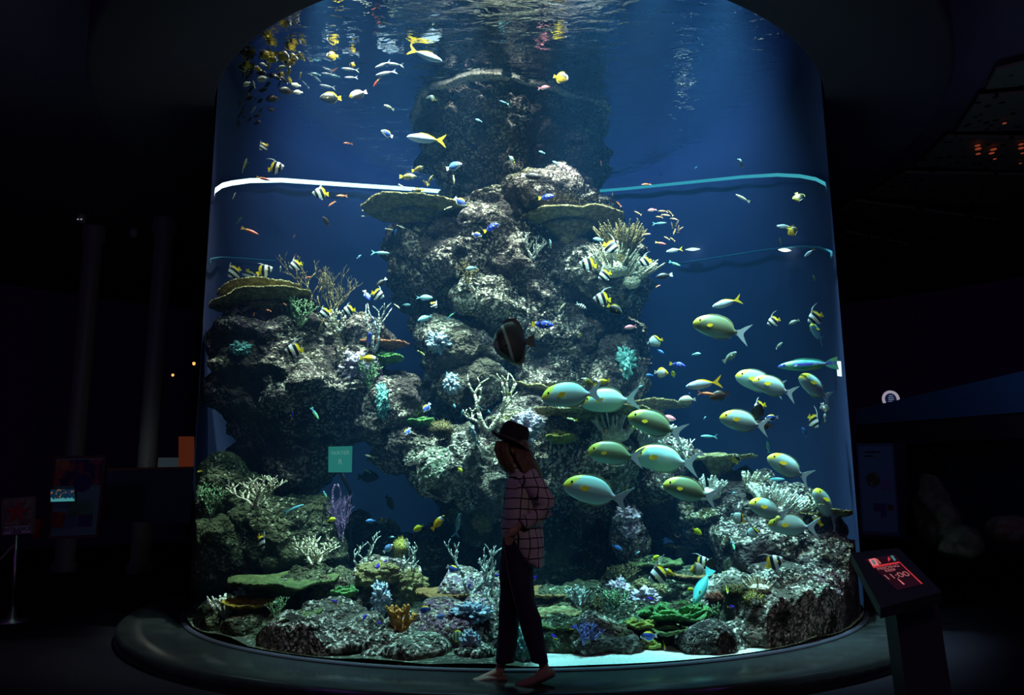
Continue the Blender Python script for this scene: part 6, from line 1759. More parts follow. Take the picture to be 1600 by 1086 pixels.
# trousers
b = MB()
b.rings(cloth([(838, 786, 836, 0, .13), (860, 783, 834, 0, .14), (885, 781, 832, 0, .145), (905, 780.5, 832, 0, .145)], seed=1), cap=True)
b.rings(cloth([(885, 780.5, 818, .03, .12), (920, 780.5, 816, .06, .105), (950, 780.5, 813, .07, .09), (985, 779, 810, .08, .085), (1010, 776, 807, .08, .085), (1033, 772.5, 804.5, .08, .085)], seed=2))
b.rings(cloth([(885, 790, 832, -.03, .12), (915, 797, 833, -.06, .105), (940, 803, 836, -.07, .095), (965, 809, 846, -.08, .09), (990, 817, 850, -.08, .085), (1012, 823, 853, -.08, .085), (1033, 829, 857.5, -.08, .085)], seed=3))
tr = pmesh('trousers', b.v, b.f, M_trouser)
b = MB(); b.tube([pp(787, 850, -.150), pp(793, 890, -.165), (pp(801, 930, -.172)), pp(809, 960, -.172)], 0.0035, 6)
pmesh('side_seam', b.v, b.f, M_seamline)
# shirt
b = MB()
b.rings(cloth([(735, 800, 818, 0, .06), (742, 799, 832, 0, .12), (752, 793, 842, 0, .165), (768, 789.5, 847, 0, .17), (785, 787, 848, 0, .165), (805, 784, 848, 0, .16), (822, 783, 848, 0, .155), (834, 785, 849, 0, .155), (846, 790, 850, 0, .155), (856, 797, 850.5, 0, .155), (866, 806, 850.5, 0, .15), (876, 816, 850.5, 0, .15), (884, 829, 850, 0, .14)], seed=5, wrinkle=0.010))
sh = pmesh('shirt', b.v, b.f, M_shirt)
b = MB()
for side, pts in ((-1, [(822, 745), (838, 762), (852, 783), (853, 795), (836, 808), (817, 819)]), (1, [(812, 745), (822, 765), (832, 785), (830, 796), (818, 808), (806, 818)])):
    P = [pp(x, y, side * (0.12 + 0.05 * min(i, 2) / 2)) for i, (x, y) in enumerate(pts)]
    dense = []
    for i in range(len(P) - 1):
        for k in range(4): dense.append(P[i].lerp(P[i + 1], k / 4))
    dense.append(P[-1])
    rad = [0.078 - 0.032 * i / (len(dense) - 1) + 0.003 * math.sin(i * 1.7) for i in range(len(dense))]
    b2 = MB(); b2.tube(dense, rad, 18)
    pmesh('sleeve', b2.v, b2.f, M_shirt)
b = MB()
b.rings(cloth([(724, 798, 812, 0, .062), (732, 797, 818, 0, .07), (741, 797, 824, 0, .085)], seed=8))
pmesh('collar', b.v, b.f, M_shirt)
# shoes: flat pumps with a beaded edge
def shoe(pts, off, half):
    R = []
    for (x, yt, yb, w) in pts:
        a, c = pp(x, yt, off), pp(x, yb, off)
        m, h = (a + c) / 2, (a - c).length / 2
        R.append([m + Vector((0, w * math.cos(2 * PI * k / 18), 0)) + (a - c).normalized() * (h * math.sin(2 * PI * k / 18)) for k in range(18)])
    bb = MB(); bb.rings(R)
    s_ = pmesh('shoe', bb.v, bb.f, M_shoe)
    bb = MB(); bb.slab([pp(x, yb + 0.4, off - w * 0.9) for (x, yt, yb, w) in pts] + [pp(x, yb + 0.4, off + w * 0.9) for (x, yt, yb, w) in reversed(pts)], Vector((0, 0, 1)), 0.006)
    pmesh('sole', bb.v, bb.f, M_sole)
    bb = MB()
    vs1, fs1 = ico(1)
    for (x, yt, yb, w) in pts[1:-1]:
        for dx in (0, 3.0):
            c = pp(x + dx, yt + 1.2, off - w * 0.72)
            bb.add([v * 0.004 + c for v in vs1], fs1)
    return s_
shoe([(733, 1064, 1066.5, .012), (738, 1061, 1067, .034), (747, 1058, 1067, .044), (757, 1054.5, 1067, .045), (768, 1053, 1066.5, .042), (780, 1053, 1066, .040), (789, 1053, 1066, .036), (793, 1056, 1065, .018)], .08, .04)
shoe([(805, 1068, 1071.5, .012), (810, 1065, 1073, .034), (819, 1061, 1074, .044), (829, 1057, 1072.5, .045), (840, 1051, 1068, .042), (852, 1046, 1063, .040), (862, 1044, 1058, .036), (867, 1048, 1055, .018)], -.08, .04)
# hair: a cap over the skull, a long fall down the back and a lock before the face
b = MB()
b.rings(cloth([(676, 790, 818, 0, .07), (688, 784, 826, 0, .098), (700, 786, 829, 0, .102), (712, 793, 834, 0, .10), (722, 802, 839, -.01, .095), (732, 812, 843, -.02, .085), (741, 822, 846, -.03, .07), (750, 834, 848, -.03, .045), (757, 844, 848, -.03, .02)], seed=11, wrinkle=0.009))
for dx, off in ((0, -.07), (3, -.055), (6, -.085), (9, -.095), (13, -.10), (-1, -.03), (0, 0.03), (1.5, .07)):
    P = [pp(779 + dx, 690, off), pp(777.5 + dx, 700, off * 1.1), pp(780 + dx, 712, off * 1.05), pp(785 + dx, 725, off), pp(792 + dx, 738, off * .9)]
    b.tube(P, [0.016, 0.022, 0.020, 0.013, 0.002], 8)
for k in range(22):
    rnd = random.Random(k)
    x0 = 795 + rnd.random() * 30
    P = [pp(x0 * .5 + 405, 695 + rnd.random() * 10, -.095), pp(x0 * .7 + 248, 715, -.11), pp(x0 * .6 + 338, 735, -.105), pp(x0 * .3 + 593, 748 + rnd.random() * 8, -.075)]
    b.tube(P, [0.004, 0.006, 0.005, 0.001], 5)
pmesh('hair', b.v, b.f, M_hair)
# hat
hc = pp(798.5, 691.5)
T = Matrix.Rotation(math.radians(23), 3, 'Y')
def hatpt(r, a, z, sx=1.0, sy=1.1):
    return T @ Vector((r * math.cos(a) * sx, r * math.sin(a) * sy, z)) + hc
def hat_rings(prof, seg=48):
    R = []
    for r, z in prof:
        ring = []
        for k in range(seg):
            a = 2 * PI * k / seg
            zz, rr = z, r
            if z > 0.11: zz -= 0.014 * math.cos(a) ** 2 * 0 + 0.010 * (abs(math.sin(a)) < 0.35)
            if r > 0.12: zz += 0.020 * ((r - 0.10) / 0.055) * (abs(math.cos(a)) ** 2) * (1 if math.cos(a) < 0 else -0.4) + 0.006 * math.sin(3 * a) * (r - .1) / .05
            ring.append(hatpt(rr, a, zz))
        R.append(ring)
    return R
b = MB(); b.rings(hat_rings([(0.102, -0.004), (0.104, 0.02), (0.103, 0.06), (0.100, 0.095), (0.092, 0.122), (0.075, 0.138), (0.045, 0.140), (0.01, 0.132)]))
hat = pmesh('hat', b.v, b.f, M_hat)
b = MB(); b.rings(hat_rings([(0.098, 0.002), (0.125, 0.000), (0.148, 0.002), (0.157, 0.008), (0.158, 0.003), (0.148, -0.004), (0.125, -0.006), (0.098, -0.004)]), cap=False)
obj('brim', [Vector(v) - person_at for v in b.v], b.f, M_hat, hat)
b = MB(); b.rings(hat_rings([(0.1045, 0.004), (0.1065, 0.006), (0.1062, 0.026), (0.104, 0.028)]), cap=False)
obj('ribbon', [Vector(v) - person_at for v in b.v], b.f, M_ribbon, hat)

# ------------------------------------------------------------------ things in the dark hall
FLOOR_Z = -0.12
M_metal = mat('brushed_steel', (0.45, 0.44, 0.42), rough=0.35, metal=0.9)
M_frame = mat('dark_frame', (0.14, 0.06, 0.06), rough=0.5)
M_rope = mat('grey_rope', (0.34, 0.28, 0.24), (('wave', (0, 0, 260), 0.2, 0.3, (0.2, 0.16, 0.14)),), rough=0.9)
M_text = mat('sign_lettering', (0.02, 0.02, 0.03), rough=0.8)
M_signw = mat('sign_strip', (0.62, 0.60, 0.66), rough=0.8)
M_photo = mat('starfish_picture', (0.16, 0.14, 0.10), (('noise', 14, 0.5, 0.1, (0.30, 0.25, 0.18)),), rough=0.6)
M_star = mat('starfish_red', (0.40, 0.05, 0.05), rough=0.7)

def text(s, name, mat_, size, origin, xdir, ydir, parent=None, extrude=0.001, align='CENTER'):
    cu = bpy.data.curves.new(name, 'FONT')
    cu.body = s; cu.size = size; cu.align_x = align; cu.align_y = 'CENTER'; cu.extrude = extrude
    cu.materials.append(mat_)
    tmp = bpy.data.objects.new(name, cu)
    COL.objects.link(tmp)
    me = bpy.data.meshes.new_from_object(tmp.evaluated_get(bpy.context.evaluated_depsgraph_get()))
    bpy.data.objects.remove(tmp)
    o = link_mesh(name, me)
    X, Yv = Vector(xdir).normalized(), Vector(ydir).normalized()
    Z = X.cross(Yv).normalized(); Yv = Z.cross(X)
    M = Matrix((X, Yv, Z)).transposed().to_4x4(); M.translation = Vector(origin)
    if parent is not None:
        o.parent = parent
        o.matrix_basis = Matrix.Translation(-parent.location) @ M
    else:
        o.matrix_world = M
    return o

def local(b, root):
    b.v = [v - root.location for v in b.v]
    return b

# stanchion with its entrance sign
base = on_floor(18, 973, FLOOR_Z)
YS = base.y
st = tag(empty('sign_stanchion', base), 'steel stanchion with round foot bearing the ENTRANCE starfish sign', 'stanchion')
b = MB(); b.lathe([(0, 0), (0.17, 0), (0.17, 0.02), (0.05, 0.05), (0.02, 0.16), (0.0, 0.16)], 40); b.build('foot', M_metal, st)
top = at(26, 836, YS)
b = MB(); b.tube([Vector((0, 0, 0.05)), top - base], 0.02, 12); b.build('pole', M_metal, st)
c4 = [at(3, 779.5, YS), at(54, 775.5, YS), at(52, 834, YS), at(2, 837, YS)]
N = Vector((0, -1, 0))
b = local(MB(), st); b.slab([p for p in c4], N, 0.03); local(b, st); b.build('sign_board', mat('sign_board', (0.20, 0.17, 0.14), rough=0.7), st, False)
def inner(q, u0, v0, u1, v1, lift=0.006, n=N):
    def P(u, v): return q[0].lerp(q[1], u).lerp(q[3].lerp(q[2], u), v) + n * lift
    return [P(u0, v0), P(u1, v0), P(u1, v1), P(u0, v1)]
b = MB(); b.slab(inner(c4, .08, .05, .93, .74), N, 0.004); local(b, st); b.build('picture', M_photo, st, False)
b = MB(); q = inner(c4, .1, .08, .9, .70, .012); cc = (q[0] + q[2]) / 2; rr = (q[1] - q[0]).length / 2
pts = []
for k in range(10):
    a = 2 * PI * k / 10 + 0.3
    pts.append(cc + Vector((math.cos(a), 0, math.sin(a))) * rr * (1.0 if k % 2 == 0 else 0.36))
b.slab(pts, N, 0.004); local(b, st); b.build('starfish', M_star, st, False)
b = MB(); q = inner(c4, .08, .77, .93, .97); b.slab(q, N, 0.004); local(b, st); b.build('caption_strip', M_signw, st, False)
xd = (q[1] - q[0]); yd = (q[0] - q[3])
text('ENTRANCE', 'lettering', M_text, 0.062, (q[0] + q[1]) * .5 * .6 + (q[2] + q[3]) * .5 * .4 + N * .008, xd, yd, st)
text('MASUK', 'lettering', M_text, 0.035, (q[0] + q[1]) * .5 * .2 + (q[2] + q[3]) * .5 * .8 + N * .008, xd, yd, st)
rp = tag(None or empty('barrier_rope', at(24, 851, YS)), 'grey twisted rope hanging from the ENTRANCE sign stanchion', 'rope')
P0, P1 = at(24, 849, YS), at(-60, 900, YS - 0.1)
b = MB()
pts = [P0.lerp(P1, k / 24) - Vector((0, 0, 0.10 * math.sin(PI * k / 24))) for k in range(25)]
b.tube(pts, 0.014, 8); local(b, rp); b.build('rope', M_rope, rp)
b = MB(); b.tube([P0 + Vector((0, 0, .03)), P0, P0 - Vector((0.03, 0, .02))], 0.018, 8); local(b, rp); b.build('hook', M_metal, rp)

# fire extinguisher on the far wall side
YE = 11.5
ex = tag(empty('fire_extinguisher', at(58, 838, YE)), 'red fire extinguisher behind the ENTRANCE sign', 'extinguisher')
s = depth_of(at(58, 838, YE)) / FPX
b = MB(); b.lathe([(0, -.02), (.055, -.02), (.06, 0), (.06, .2), (.05, .24), (.02, .255), (0, .255)], 24)
b.build('cylinder', mat('red_enamel', (0.55, 0.03, 0.02), rough=0.3), ex)
b = MB(); b.box((0, 0, .275), (.03, .03, .04)); b.box((.03, 0, .30), (.09, .02, .015)); b.build('valve', M_black, ex, False)
b = MB(); b.tube([(0.02, -.03, .27), (.07, -.05, .22), (.075, -.06, .1), (.07, -.06, .05)], .008, 8); b.build('hose', M_black, ex)
b = MB(); b.box((0, .07, .13), (.1, .02, .3)); b.build('bracket', M_metal, ex, False)

# leaning poster board with coral pictures
YB = 10.6
def board(name, q, Y, label, cat, frame_m, face_m, inset=.05, th=.06):
    P = [at(x, y, Y) for x, y in q]
    root = tag(empty(name, (P[2] + P[3]) / 2), label, cat)
    b = MB(); b.slab(P, N, th); local(b, root); b.build('frame', frame_m, root, False)
    b = MB(); b.slab(inner(P, inset, inset * .7, 1 - inset, 1 - inset * .7, .004), N, .004); local(b, root); b.build('face', face_m, root, False)
    return root, P
M_pface = mat('poster_face', (0.16, 0.34, 0.36), rough=0.7)
M_reefpic = mat('coral_picture', (0.03, 0.02, 0.10), (('band', (0, 0, 1), -9, 9, 1, (0.05, 0.03, 0.12)), ('cell', 5.0, 0.42, 0.1, (0.50, 0.24, 0.08)), ('noise', 5, 0.55, 0.08, (0.42, 0.10, 0.10))), rough=0.6)
pb, P = board('poster_board', [(85, 713), (166, 711), (153, 840), (75, 843)], YB, 'tall framed poster board with coral pictures beyond the ENTRANCE sign', 'poster', M_frame, M_pface)
def panel(root, P, u0, v0, u1, v1, m, name, lift=.012):
    b = MB(); b.slab(inner(P, u0, v0, u1, v1, lift), N, .004); local(b, root); return b.build(name, m, root, False)
panel(pb, P, .05, .05, .95, .36, M_reefpic, 'coral_picture')
panel(pb, P, .07, .68, .30, .86, mat('red_picture', (0.30, 0.07, 0.04), (('noise', 9, .5, .1, (.4, .16, .06)),)), 'red_picture')
panel(pb, P, .58, .72, .86, .86, mat('violet_picture', (0.10, 0.06, 0.22)), 'violet_picture')
q = inner(P, .42, .24, .78, .42, .014); cc = (q[0] + q[2]) / 2; r0 = (q[1] - q[0]).length / 2
b = MB(); b.slab([cc + Vector((math.cos(2 * PI * k / 28), 0, math.sin(2 * PI * k / 28) * .95)) * r0 for k in range(28)], N, .004); local(b, pb); b.build('round_picture', mat('round_picture', (0.06, 0.03, 0.18)), pb, False)
# small bright screen in front of it
q = [at(x, y, YB - .4) for x, y in ((80, 765), (117, 764), (117, 783), (80, 784))]
sc = tag(empty('display_screen', (q[2] + q[3]) / 2), 'small bright screen showing a teal shore before the poster board', 'screen')
b = MB(); b.slab(inner(q, -.03, -.04, 1.03, 1.04, 0), N, .03); local(b, sc); b.build('casing', M_black, sc, False)
t = NT('screen_picture')
co = t.n('TexCoord').outputs['Object']
nz = t.n('TexNoise'); t.l(co, nz.inputs['Vector']); nz.inputs['Scale'].default_value = 22.0; nz.inputs['Detail'].default_value = 4
sx = t.n('SeparateXYZ'); t.l(co, sx.inputs[0])
v = t.math('ADD', sx.outputs[2], t.math('MULTIPLY', nz.outputs['Fac'], 0.08))
c1 = t.mix(t.smooth(v, 0.075, 0.085), (0.08, 0.42, 0.45), (0.004, 0.03, 0.07))
c2 = t.mix(t.math('MULTIPLY', t.smooth(nz.outputs['Fac'], 0.58, 0.62), t.smooth(v, .08, .1)), c1, (0.30, 0.14, 0.06))
e = t.n('Emission'); t.l(c2, e.inputs[0]); e.inputs[1].default_value = 0.55; t.l(e.outputs[0], t.out.inputs['Surface'])
b = MB(); b.slab(inner(q, 0, 0, 1, 1, .012), N, .004); local(b, sc); b.build('picture', t.m, sc, False)

# counter with a lit back, columns, hanging lamps
cA = [at(167, 736, 11.6), at(300, 733, 11.6), at(300, 818, 11.6), at(164, 815, 11.6)]
ct = tag(empty('display_counter', (cA[2] + cA[3]) / 2), 'long dark display counter behind the poster board', 'counter')
b = MB(); b.slab(cA, N, .8); local(b, ct); b.build('front_panel', mat('counter_front', (0.07, 0.10, 0.16), rough=.6), ct, False)
b = MB(); b.slab([cA[0] + Vector((-.05, 0, .04)), cA[1] + Vector((.3, 0, .04)), cA[1] + Vector((.3, 0, 0)), cA[0] + Vector((-.05, 0, 0))], Vector((0, -1, 0)), .8); local(b, ct); b.build('counter_top', mat('counter_top', (0.30, 0.16, 0.08), rough=.5), ct, False)
def pillar(x, Y, label, r=0.16):
    p = at(x, 800, Y)
    b = MB(); b.lathe([(r * 1.3, FLOOR_Z), (r * 1.3, FLOOR_Z + .12), (r, FLOOR_Z + .16), (r, 5.7), (r * 1.3, 5.75), (r * 1.3, 6.0)], 40)
    o = b.build('pillar', mat('satin_pillar', (0.20, 0.21, 0.22), rough=.4)); o.location = (p.x, p.y, 0)
    return tag(o, label, 'pillar')
pillar(225, 13.2, 'grey round pillar with a pale gleam behind the counter')
pillar(108, 13.6, 'grey round pillar above the tall poster board')
point(at(225, 690, 12.6).x, 12.3, 1.9, 1.2, (0.8, 0.9, 0.75), .05)
o = MB(); q = [at(279, 682, 14.0), at(300, 682, 14.0), at(300, 735, 14.0), at(279, 735, 14.0)]
o.slab(q, N, .1); o = o.build('orange_panel', emitter('orange_glow_panel', (0.05, 0.010, 0.004), 1.0), None, False)
tag(o, 'dull orange lit panel above the counter next to the tank', 'panel')
o = MB(); q = [at(246, 715, 14.2), at(279, 715, 14.2), at(279, 734, 14.2), at(246, 734, 14.2)]
o.slab(q, N, .1); o = o.build('menu_board', emitter('grey_glow_board', (0.014, 0.022, 0.026), 1.0), None, False)
tag(o, 'dim grey lit board standing on the counter', 'board')
M_lamp = emitter('amber_lamp', (1.0, 0.45, 0.12), 1.4)
M_lampd = emitter('dim_amber_lamp', (0.30, 0.12, 0.03), 1.0)
for x, y, r, m, lab in ((238, 568, 2.6, M_lampd, 'dim oval amber lamp highest over the counter'), (303, 568, 2.4, M_lamp, 'bright amber lamp closest to the tank edge'), (270, 586, 2.0, M_lamp, 'amber lamp midway between the oval lamp and the tank'),
                        (251, 623, 2.0, M_lamp, 'brighter one of the low pair of amber lamps'), (242, 627, 1.5, M_lamp, 'fainter one of the low pair of amber lamps')):
    p = at(x, y, 14.5)
    root = tag(empty('pendant_lamp', p), lab, 'lamp', 'amber pendant lamps over the counter')
    s = depth_of(p) / FPX
    vs, fs = ico(2)
    obj('bulb', [Vector((v.x, v.y, v.z * 1.2)) * r * s for v in vs], fs, m, root)
    b = MB(); b.lathe([(0.02, r * s * 1.9), (r * s * 1.1, r * s * 1.25), (r * s * 1.2, r * s * .8)], 20); b.build('shade', M_black, root)
    b = MB(); b.tube([(0, 0, r * s * 1.8), (0, 0, 6.0 - p.z)], .006, 6); b.build('cord', M_black, root)
# small ceiling fixtures
for x, y, lab in ((128, 343, 'boxy spotlight fixture with two pale glints under the dark ceiling'), (209, 365, 'round spotlight fixture next to the boxy one under the ceiling')):
    p = at(x, y, 12.5)
    root = tag(empty('ceiling_spotlight', p), lab, 'spotlight')
    b = MB(); b.lathe([(0, -.06), (.05, -.06), (.07, .06), (.03, .1), (0, .1)], 20); b.build('head', mat('spot_head', (0.30, 0.28, 0.26), rough=.4), root)
    b = MB(); b.tube([(0, 0, .1), (0, 0, 6.0 - p.z)], .012, 6); b.build('stem', M_black, root)
    if x == 128:
        b = MB(); vs, fs = ico(1)
        for dx in (-.03, .03): b.add([v * .012 + Vector((dx, -.07, -.02)) for v in vs], fs)
        b.build('pilot_lights', emitter('pilot_glow', (0.6, 0.6, 0.7), .6), root)

# kiosk with a slanted, red-lit screen
KA = [at(1330, 864, 5.15), at(1404, 856, 5.15), at(1472, 925, 4.62), at(1376, 950, 4.62)]
e1, e2 = KA[1] - KA[0], KA[3] - KA[0]
KN = e1.cross(e2).normalized()
if KN.z < 0: KN = -KN
def on_plane(x, y):
    d = ray(x, y)
    return EYE + d * ((KA[0] - EYE).dot(KN) / d.dot(KN))
KA[2] = on_plane(1472, 925)
kroot = (KA[2] + KA[3]) / 2; kroot.z = FLOOR_Z
kr = tag(empty('info_kiosk', kroot), 'black slanted info kiosk with a red-lit schedule screen beside the tank', 'kiosk')
b = MB(); b.slab(KA, KN, .07); local(b, kr); b.build('head', M_black, kr, False)
b = MB()
def kin(u0, v0, u1, v1, lift): return inner(KA, u0, v0, u1, v1, lift, KN)
q = [at(1352, 875, 5.05), at(1397, 866, 5.05), at(1442, 912, 4.72), at(1402, 921, 4.72)]
# keep the screen on the slanted face
def on_face(p):
    return p - KN * ((p - KA[0]).dot(KN)) + KN * .004
def ray_face(x, y, lift=.004):
    d = ray(x, y); p0 = KA[0] + KN * lift
    return EYE + d * ((p0 - EYE).dot(KN) / d.dot(KN))
SCR = [ray_face(1351, 874), ray_face(1397, 866), ray_face(1441, 912), ray_face(1402, 921)]
b = MB(); b.slab(SCR, KN, .006); local(b, kr); scr = b.build('screen', emitter('screen_dark_red', (0.014, 0.003, 0.008), 1.0), kr, False)
def face_poly(pts, m, name, lift=.007):
    b = MB(); b.slab([ray_face(x, y, lift) for x, y in pts], KN, .002); local(b, kr); return b.build(name, m, kr, False)
M_redl = emitter('screen_red', (0.50, 0.03, 0.04), 1.0)
M_pinkl = emitter('screen_pink', (0.70, 0.16, 0.18), 1.0)
M_tealc = emitter('screen_teal', (0.05, 0.16, 0.17), 1.0)
face_poly([(1363, 884.5), (1404, 877.5), (1405, 879.5), (1365, 887)], M_redl, 'red_bar')
face_poly([(1404, 877.5), (1405.5, 878), (1441.5, 911.5), (1439.5, 912)], M_redl, 'red_edge')
face_poly([(1357, 874), (1367, 872), (1374, 883), (1364, 885)], M_pinkl, 'screen_photo')
face_poly([(1361.5, 875.5), (1365, 875), (1369, 881), (1365.5, 882)], M_tealc, 'screen_photo', .009)
face_poly([(1368, 873), (1370, 872.6), (1377, 880), (1374.5, 880.5)], emitter('screen_salmon', (0.45, 0.12, 0.10), 1.0), 'screen_photo', .009)
face_poly([(1387, 871), (1389, 870), (1391.5, 874), (1388, 877)], M_redl, 'screen_photo', .009)
face_poly([(1391, 868.5), (1395.5, 868), (1400, 875), (1397, 876)], M_tealc, 'screen_photo', .009)
face_poly([(1402, 904), (1405, 905.5), (1413.5, 912.5), (1411.5, 913)], M_pinkl, 'screen_mark')
M_txt = emitter('screen_text', (0.34, 0.10, 0.11), 1.0)
tx, ty = (SCR[1] - SCR[0]).normalized(), (SCR[0] - SCR[3]).normalized()
for sline, x, y, sz in (('FEEDING', 1388, 886.5, .036), ('REEF', 1391.5, 891, .034), ('11:00', 1401, 899.5, .072)):
    text(sline, 'screen_lettering', M_txt, sz, ray_face(x, y, .009), tx, ty, kr, .0005)
pc = at(1424, 930, 4.95)
b = MB()
b.slab([Vector((pc.x - .13, 4.9, pc.z - .02)), Vector((pc.x + .13, 4.9, pc.z - .02)), Vector((pc.x + .17, 4.9, FLOOR_Z)), Vector((pc.x - .10, 4.9, FLOOR_Z))], N, .16)
local(b, kr); b.build('pedestal', M_black, kr, False)

# kiosk side of the hall: dark window wall, its fascia, an info panel and a round badge
YW = 11.5
fa = [at(1338, 640, 11.6), at(1610, 577, 9.2), at(1610, 643, 9.2), at(1338, 664, 11.6)]
NW = Vector((-.66, -.75, 0)).normalized()
b = MB(); b.slab(fa, NW, .12); struct(b.build('trim_5', mat('fascia_blue', (0.05, 0.16, 0.36), rough=.6), None, False))
fb = [fa[3], fa[2], at(1610, 685, 9.2), at(1338, 693, 11.6)]
b = MB(); b.slab([p - NW * .02 for p in fb], NW, .12); struct(b.build('trim_6', M_black, None, False))
win = [at(1410, 692, 11.2), at(1620, 684, 9.3), at(1620, 868, 9.3), at(1410, 858, 11.2)]
b = MB(); b.slab([p - NW * .15 for p in win], NW, .08); struct(b.build('window_2', mat('dark_tank_window', (0.02, 0.035, 0.07), rough=.15, spec=.6), None, False))
ip, P = board('information_board', [(1338, 693), (1396, 692), (1406, 838), (1346, 834)], 10.9, 'tall blue info panel with two round pictures behind the kiosk', 'panel', mat('panel_frame', (.05, .12, .2)), mat('info_blue', (0.10, 0.26, 0.40), rough=.7))
for u, v, w, m, nm in ((.38, .40, .30, mat('green_round_picture', (0.06, 0.10, 0.05), (('cell', 16, .35, .1, (.16, .20, .12)),)), 'round_picture'), (.72, .45, .24, mat('violet_round_picture', (0.20, 0.16, 0.40)), 'round_picture')):
    q = inner(P, u - w / 2, v - .1, u + w / 2, v + .1, .014); cc = (q[0] + q[2]) / 2; r0 = (q[1] - q[0]).length * .62
    b = MB(); b.slab([cc + Vector((math.cos(2 * PI * k / 28), 0, math.sin(2 * PI * k / 28))) * r0 for k in range(28)], N, .004); local(b, ip); b.build(nm, m, ip, False)
for u0, u1, v0, v1, c in ((.36, .52, .66, .74, (.10, .05, .22)), (.54, .68, .66, .80, (.06, .05, .26)), (.72, .88, .67, .73, (.10, .08, .06))):
    panel(ip, P, u0, v0, u1, v1, mat('small_picture', c), 'small_picture')
panel(ip, P, .2, .09, .62, .105, M_text, 'caption_line'); panel(ip, P, .2, .135, .42, .15, M_text, 'caption_line')
rb = at(1391, 624, 12.2)
r0 = 11.5 * depth_of(rb) / FPX
bd = tag(empty('round_badge', rb), 'round dark blue badge with a white ring above the blue fascia', 'sign')
b = MB(); b.slab([rb + Vector((math.cos(2 * PI * k / 36), 0, math.sin(2 * PI * k / 36))) * r0 for k in range(36)], N, .05); local(b, bd); b.build('disc', mat('badge_blue', (.03, .06, .2)), bd, False)
b = MB(); b.tube([rb + Vector((math.cos(2 * PI * k / 48) * r0, -.02, math.sin(2 * PI * k / 48) * r0)) for k in range(49)], .022, 8); local(b, bd); b.build('ring', emitter('badge_ring', (0.30, 0.27, 0.34), 1.0), bd)
for i in range(5):
    b = MB(); z = .055 - i * .03; w = r0 * (.5 if i in (0, 4) else .72)
    b.box(Vector((0, -.03, z)), (w, .006, .012)); b.build('text_line', emitter('badge_text', (0.12, 0.16, 0.26), 1.0), bd, False)
# dim reef rocks in the dark window display
for i, (x, y, w, h, lab) in enumerate(((1460, 800, 60, 110, 'tall dim rock of the dark window display behind the kiosk'), (1500, 850, 70, 50, 'low dim rock beside the tall one in the dark window display'), (1575, 830, 70, 40, 'reddish dim rock at the far end of the dark window display'))):
    c = at(x, y, 9.4 - i * .3)
    s = depth_of(c) / FPX
    vs, fs = ico(4)
    V = []
    for v in vs:
        p = Vector((v.x * w / 2 * s, v.y * w / 2 * s, v.z * h / 2 * s))
        p += v * (0.10 * noise.fractal(p * 3 + Vector((i * 5, 0, 0)), 1, 2, 4))
        V.append(p)
    o = obj('display_rock', V, fs, mat('dim_rock', (.07, .09, .06) if i < 2 else (.12, .06, .05), (('noise', 12, .5, .1, (.12, .13, .09)),), rough=.9)); o.location = c
    tag(o, lab, 'rock')
# perforated ceiling panels
M_perf = mat('perforated_panel', (0.17, 0.18, 0.15), (('cell', 7.0, 0.28, 0.03, (0.01, 0.01, 0.015)),), rough=.8)
PCOR = [[(1312, 326), (1440, 272), (1700, 275), (1700, 320)], [(1358, 306), (1415, 270), (1640, 274), (1640, 330)], [(1308, 330), (1340, 314), (1560, 345), (1500, 380)], [(1432, 260), (1480, 214), (1640, 216), (1640, 268)], [(1494, 206), (1530, 152), (1660, 140), (1660, 202)], [(1540, 140), (1556, 110), (1660, 86), (1660, 128)], [(1308, 372), (1322, 363), (1420, 382), (1390, 400)]]
def on_ceiling(x, y, z=5.9):
    d = ray(x, y); return EYE + d * ((z - EYE.z) / d.z)
for i, (q, lab) in enumerate(zip([PCOR[1], PCOR[2], PCOR[3], PCOR[4], PCOR[5], PCOR[6]], ('perforated ceiling panel second from the tank edge', 'perforated ceiling panel meeting the tank edge', 'perforated ceiling panel showing a cluster of orange glints', 'perforated ceiling panel with a single orange glint', 'outermost visible perforated ceiling panel high over the kiosk', 'lowest perforated ceiling panel beyond the tank edge'))):
    b = MB(); b.slab([on_ceiling(x, y, 5.85) for x, y in q], Vector((0, 0, -1)), .04)
    o = b.build('ceiling_panel', M_perf, None, False); tag(o, lab, 'ceiling panel', 'perforated ceiling panels')
M_og = emitter('orange_glint', (0.20, 0.035, 0.015), 1.0)
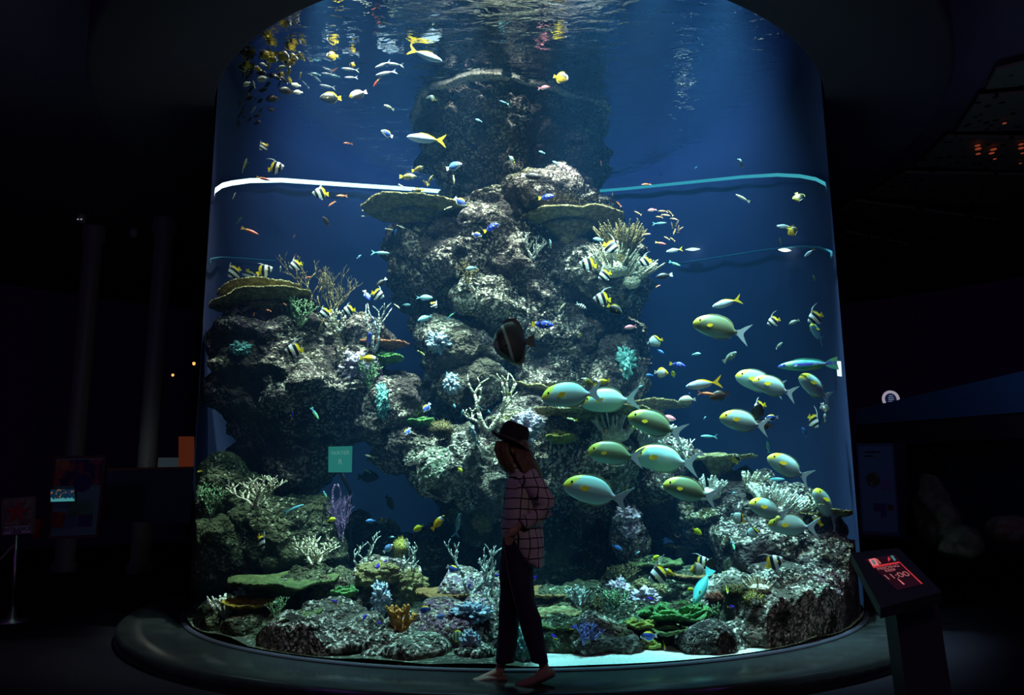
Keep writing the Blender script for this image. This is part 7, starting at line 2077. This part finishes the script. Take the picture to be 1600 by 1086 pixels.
for i, (x, y, w, h) in enumerate([(1527, 224, 8, 3), (1528, 229, 9, 3), (1528, 237, 7, 3), (1549, 236, 8, 3), (1552, 230, 9, 3), (1595, 222, 7, 4), (1595, 228, 8, 3), (1597, 236, 5, 3), (1554, 245, 5, 2), (1594, 252, 4, 3), (1569, 189, 6, 2)]):
    p = on_ceiling(x, y, 5.83); s = depth_of(p) / FPX
    b = MB(); b.lathe([(0, .0), (w / 2 * s, 0), (w / 2 * s, .004), (0, .004)], 18)
    o = b.build('ceiling_light', M_og, None, False); o.location = p + Vector((0, 0, -.035))
    tag(o, 'small orange light glowing through the perforated ceiling panels' if i < 10 else 'single orange light glowing apart from the cluster in the ceiling', 'light', 'orange lights in the ceiling' if i < 10 else None)

# the greenish panel glimpsed through the cave, and the bright white panel by the acrylic
q = [at(513, 698, 7.9), at(550, 697, 7.9), at(549, 738, 7.9), at(513, 738, 7.9)]
gp = tag(empty('lit_panel', (q[2] + q[3]) / 2), 'square greenish lit panel with two short lines of text glimpsed in the cave', 'panel')
b = MB(); b.slab(q, N, .02); local(b, gp); b.build('face', emitter('green_panel_glow', (0.018, 0.155, 0.125), 1.0), gp, False)
xd, yd = q[1] - q[0], q[0] - q[3]
M_gt = emitter('green_panel_text', (0.12, 0.24, 0.22), 1.0)
text('WATER', 'lettering', M_gt, .055, at(532, 708, 7.89) + N * .012, xd, yd, gp)
text('R', 'lettering', M_gt, .075, at(532, 722, 7.89) + N * .012, xd, yd, gp)
b = MB(); b.tube([at(531, 737, 7.92), at(531, 737, 7.92) * 1.0 + Vector((0, .5, -.2)), Vector((at(531, 737, 7.92).x, 8.6, .1))], .02, 8); local(b, gp); b.build('post', M_black, gp)
q = [at(1308, 564, 7.9), at(1314, 564.5, 7.9), at(1315.5, 588, 7.9), at(1309.5, 587, 7.9)]
b = MB(); b.slab(q, N, .02); o = b.build('wall_light', emitter('white_panel_glow', (0.75, 0.92, 0.90), 1.2), None, False)
tag(o, 'narrow bright white light panel beside the kiosk side acrylic', 'light')

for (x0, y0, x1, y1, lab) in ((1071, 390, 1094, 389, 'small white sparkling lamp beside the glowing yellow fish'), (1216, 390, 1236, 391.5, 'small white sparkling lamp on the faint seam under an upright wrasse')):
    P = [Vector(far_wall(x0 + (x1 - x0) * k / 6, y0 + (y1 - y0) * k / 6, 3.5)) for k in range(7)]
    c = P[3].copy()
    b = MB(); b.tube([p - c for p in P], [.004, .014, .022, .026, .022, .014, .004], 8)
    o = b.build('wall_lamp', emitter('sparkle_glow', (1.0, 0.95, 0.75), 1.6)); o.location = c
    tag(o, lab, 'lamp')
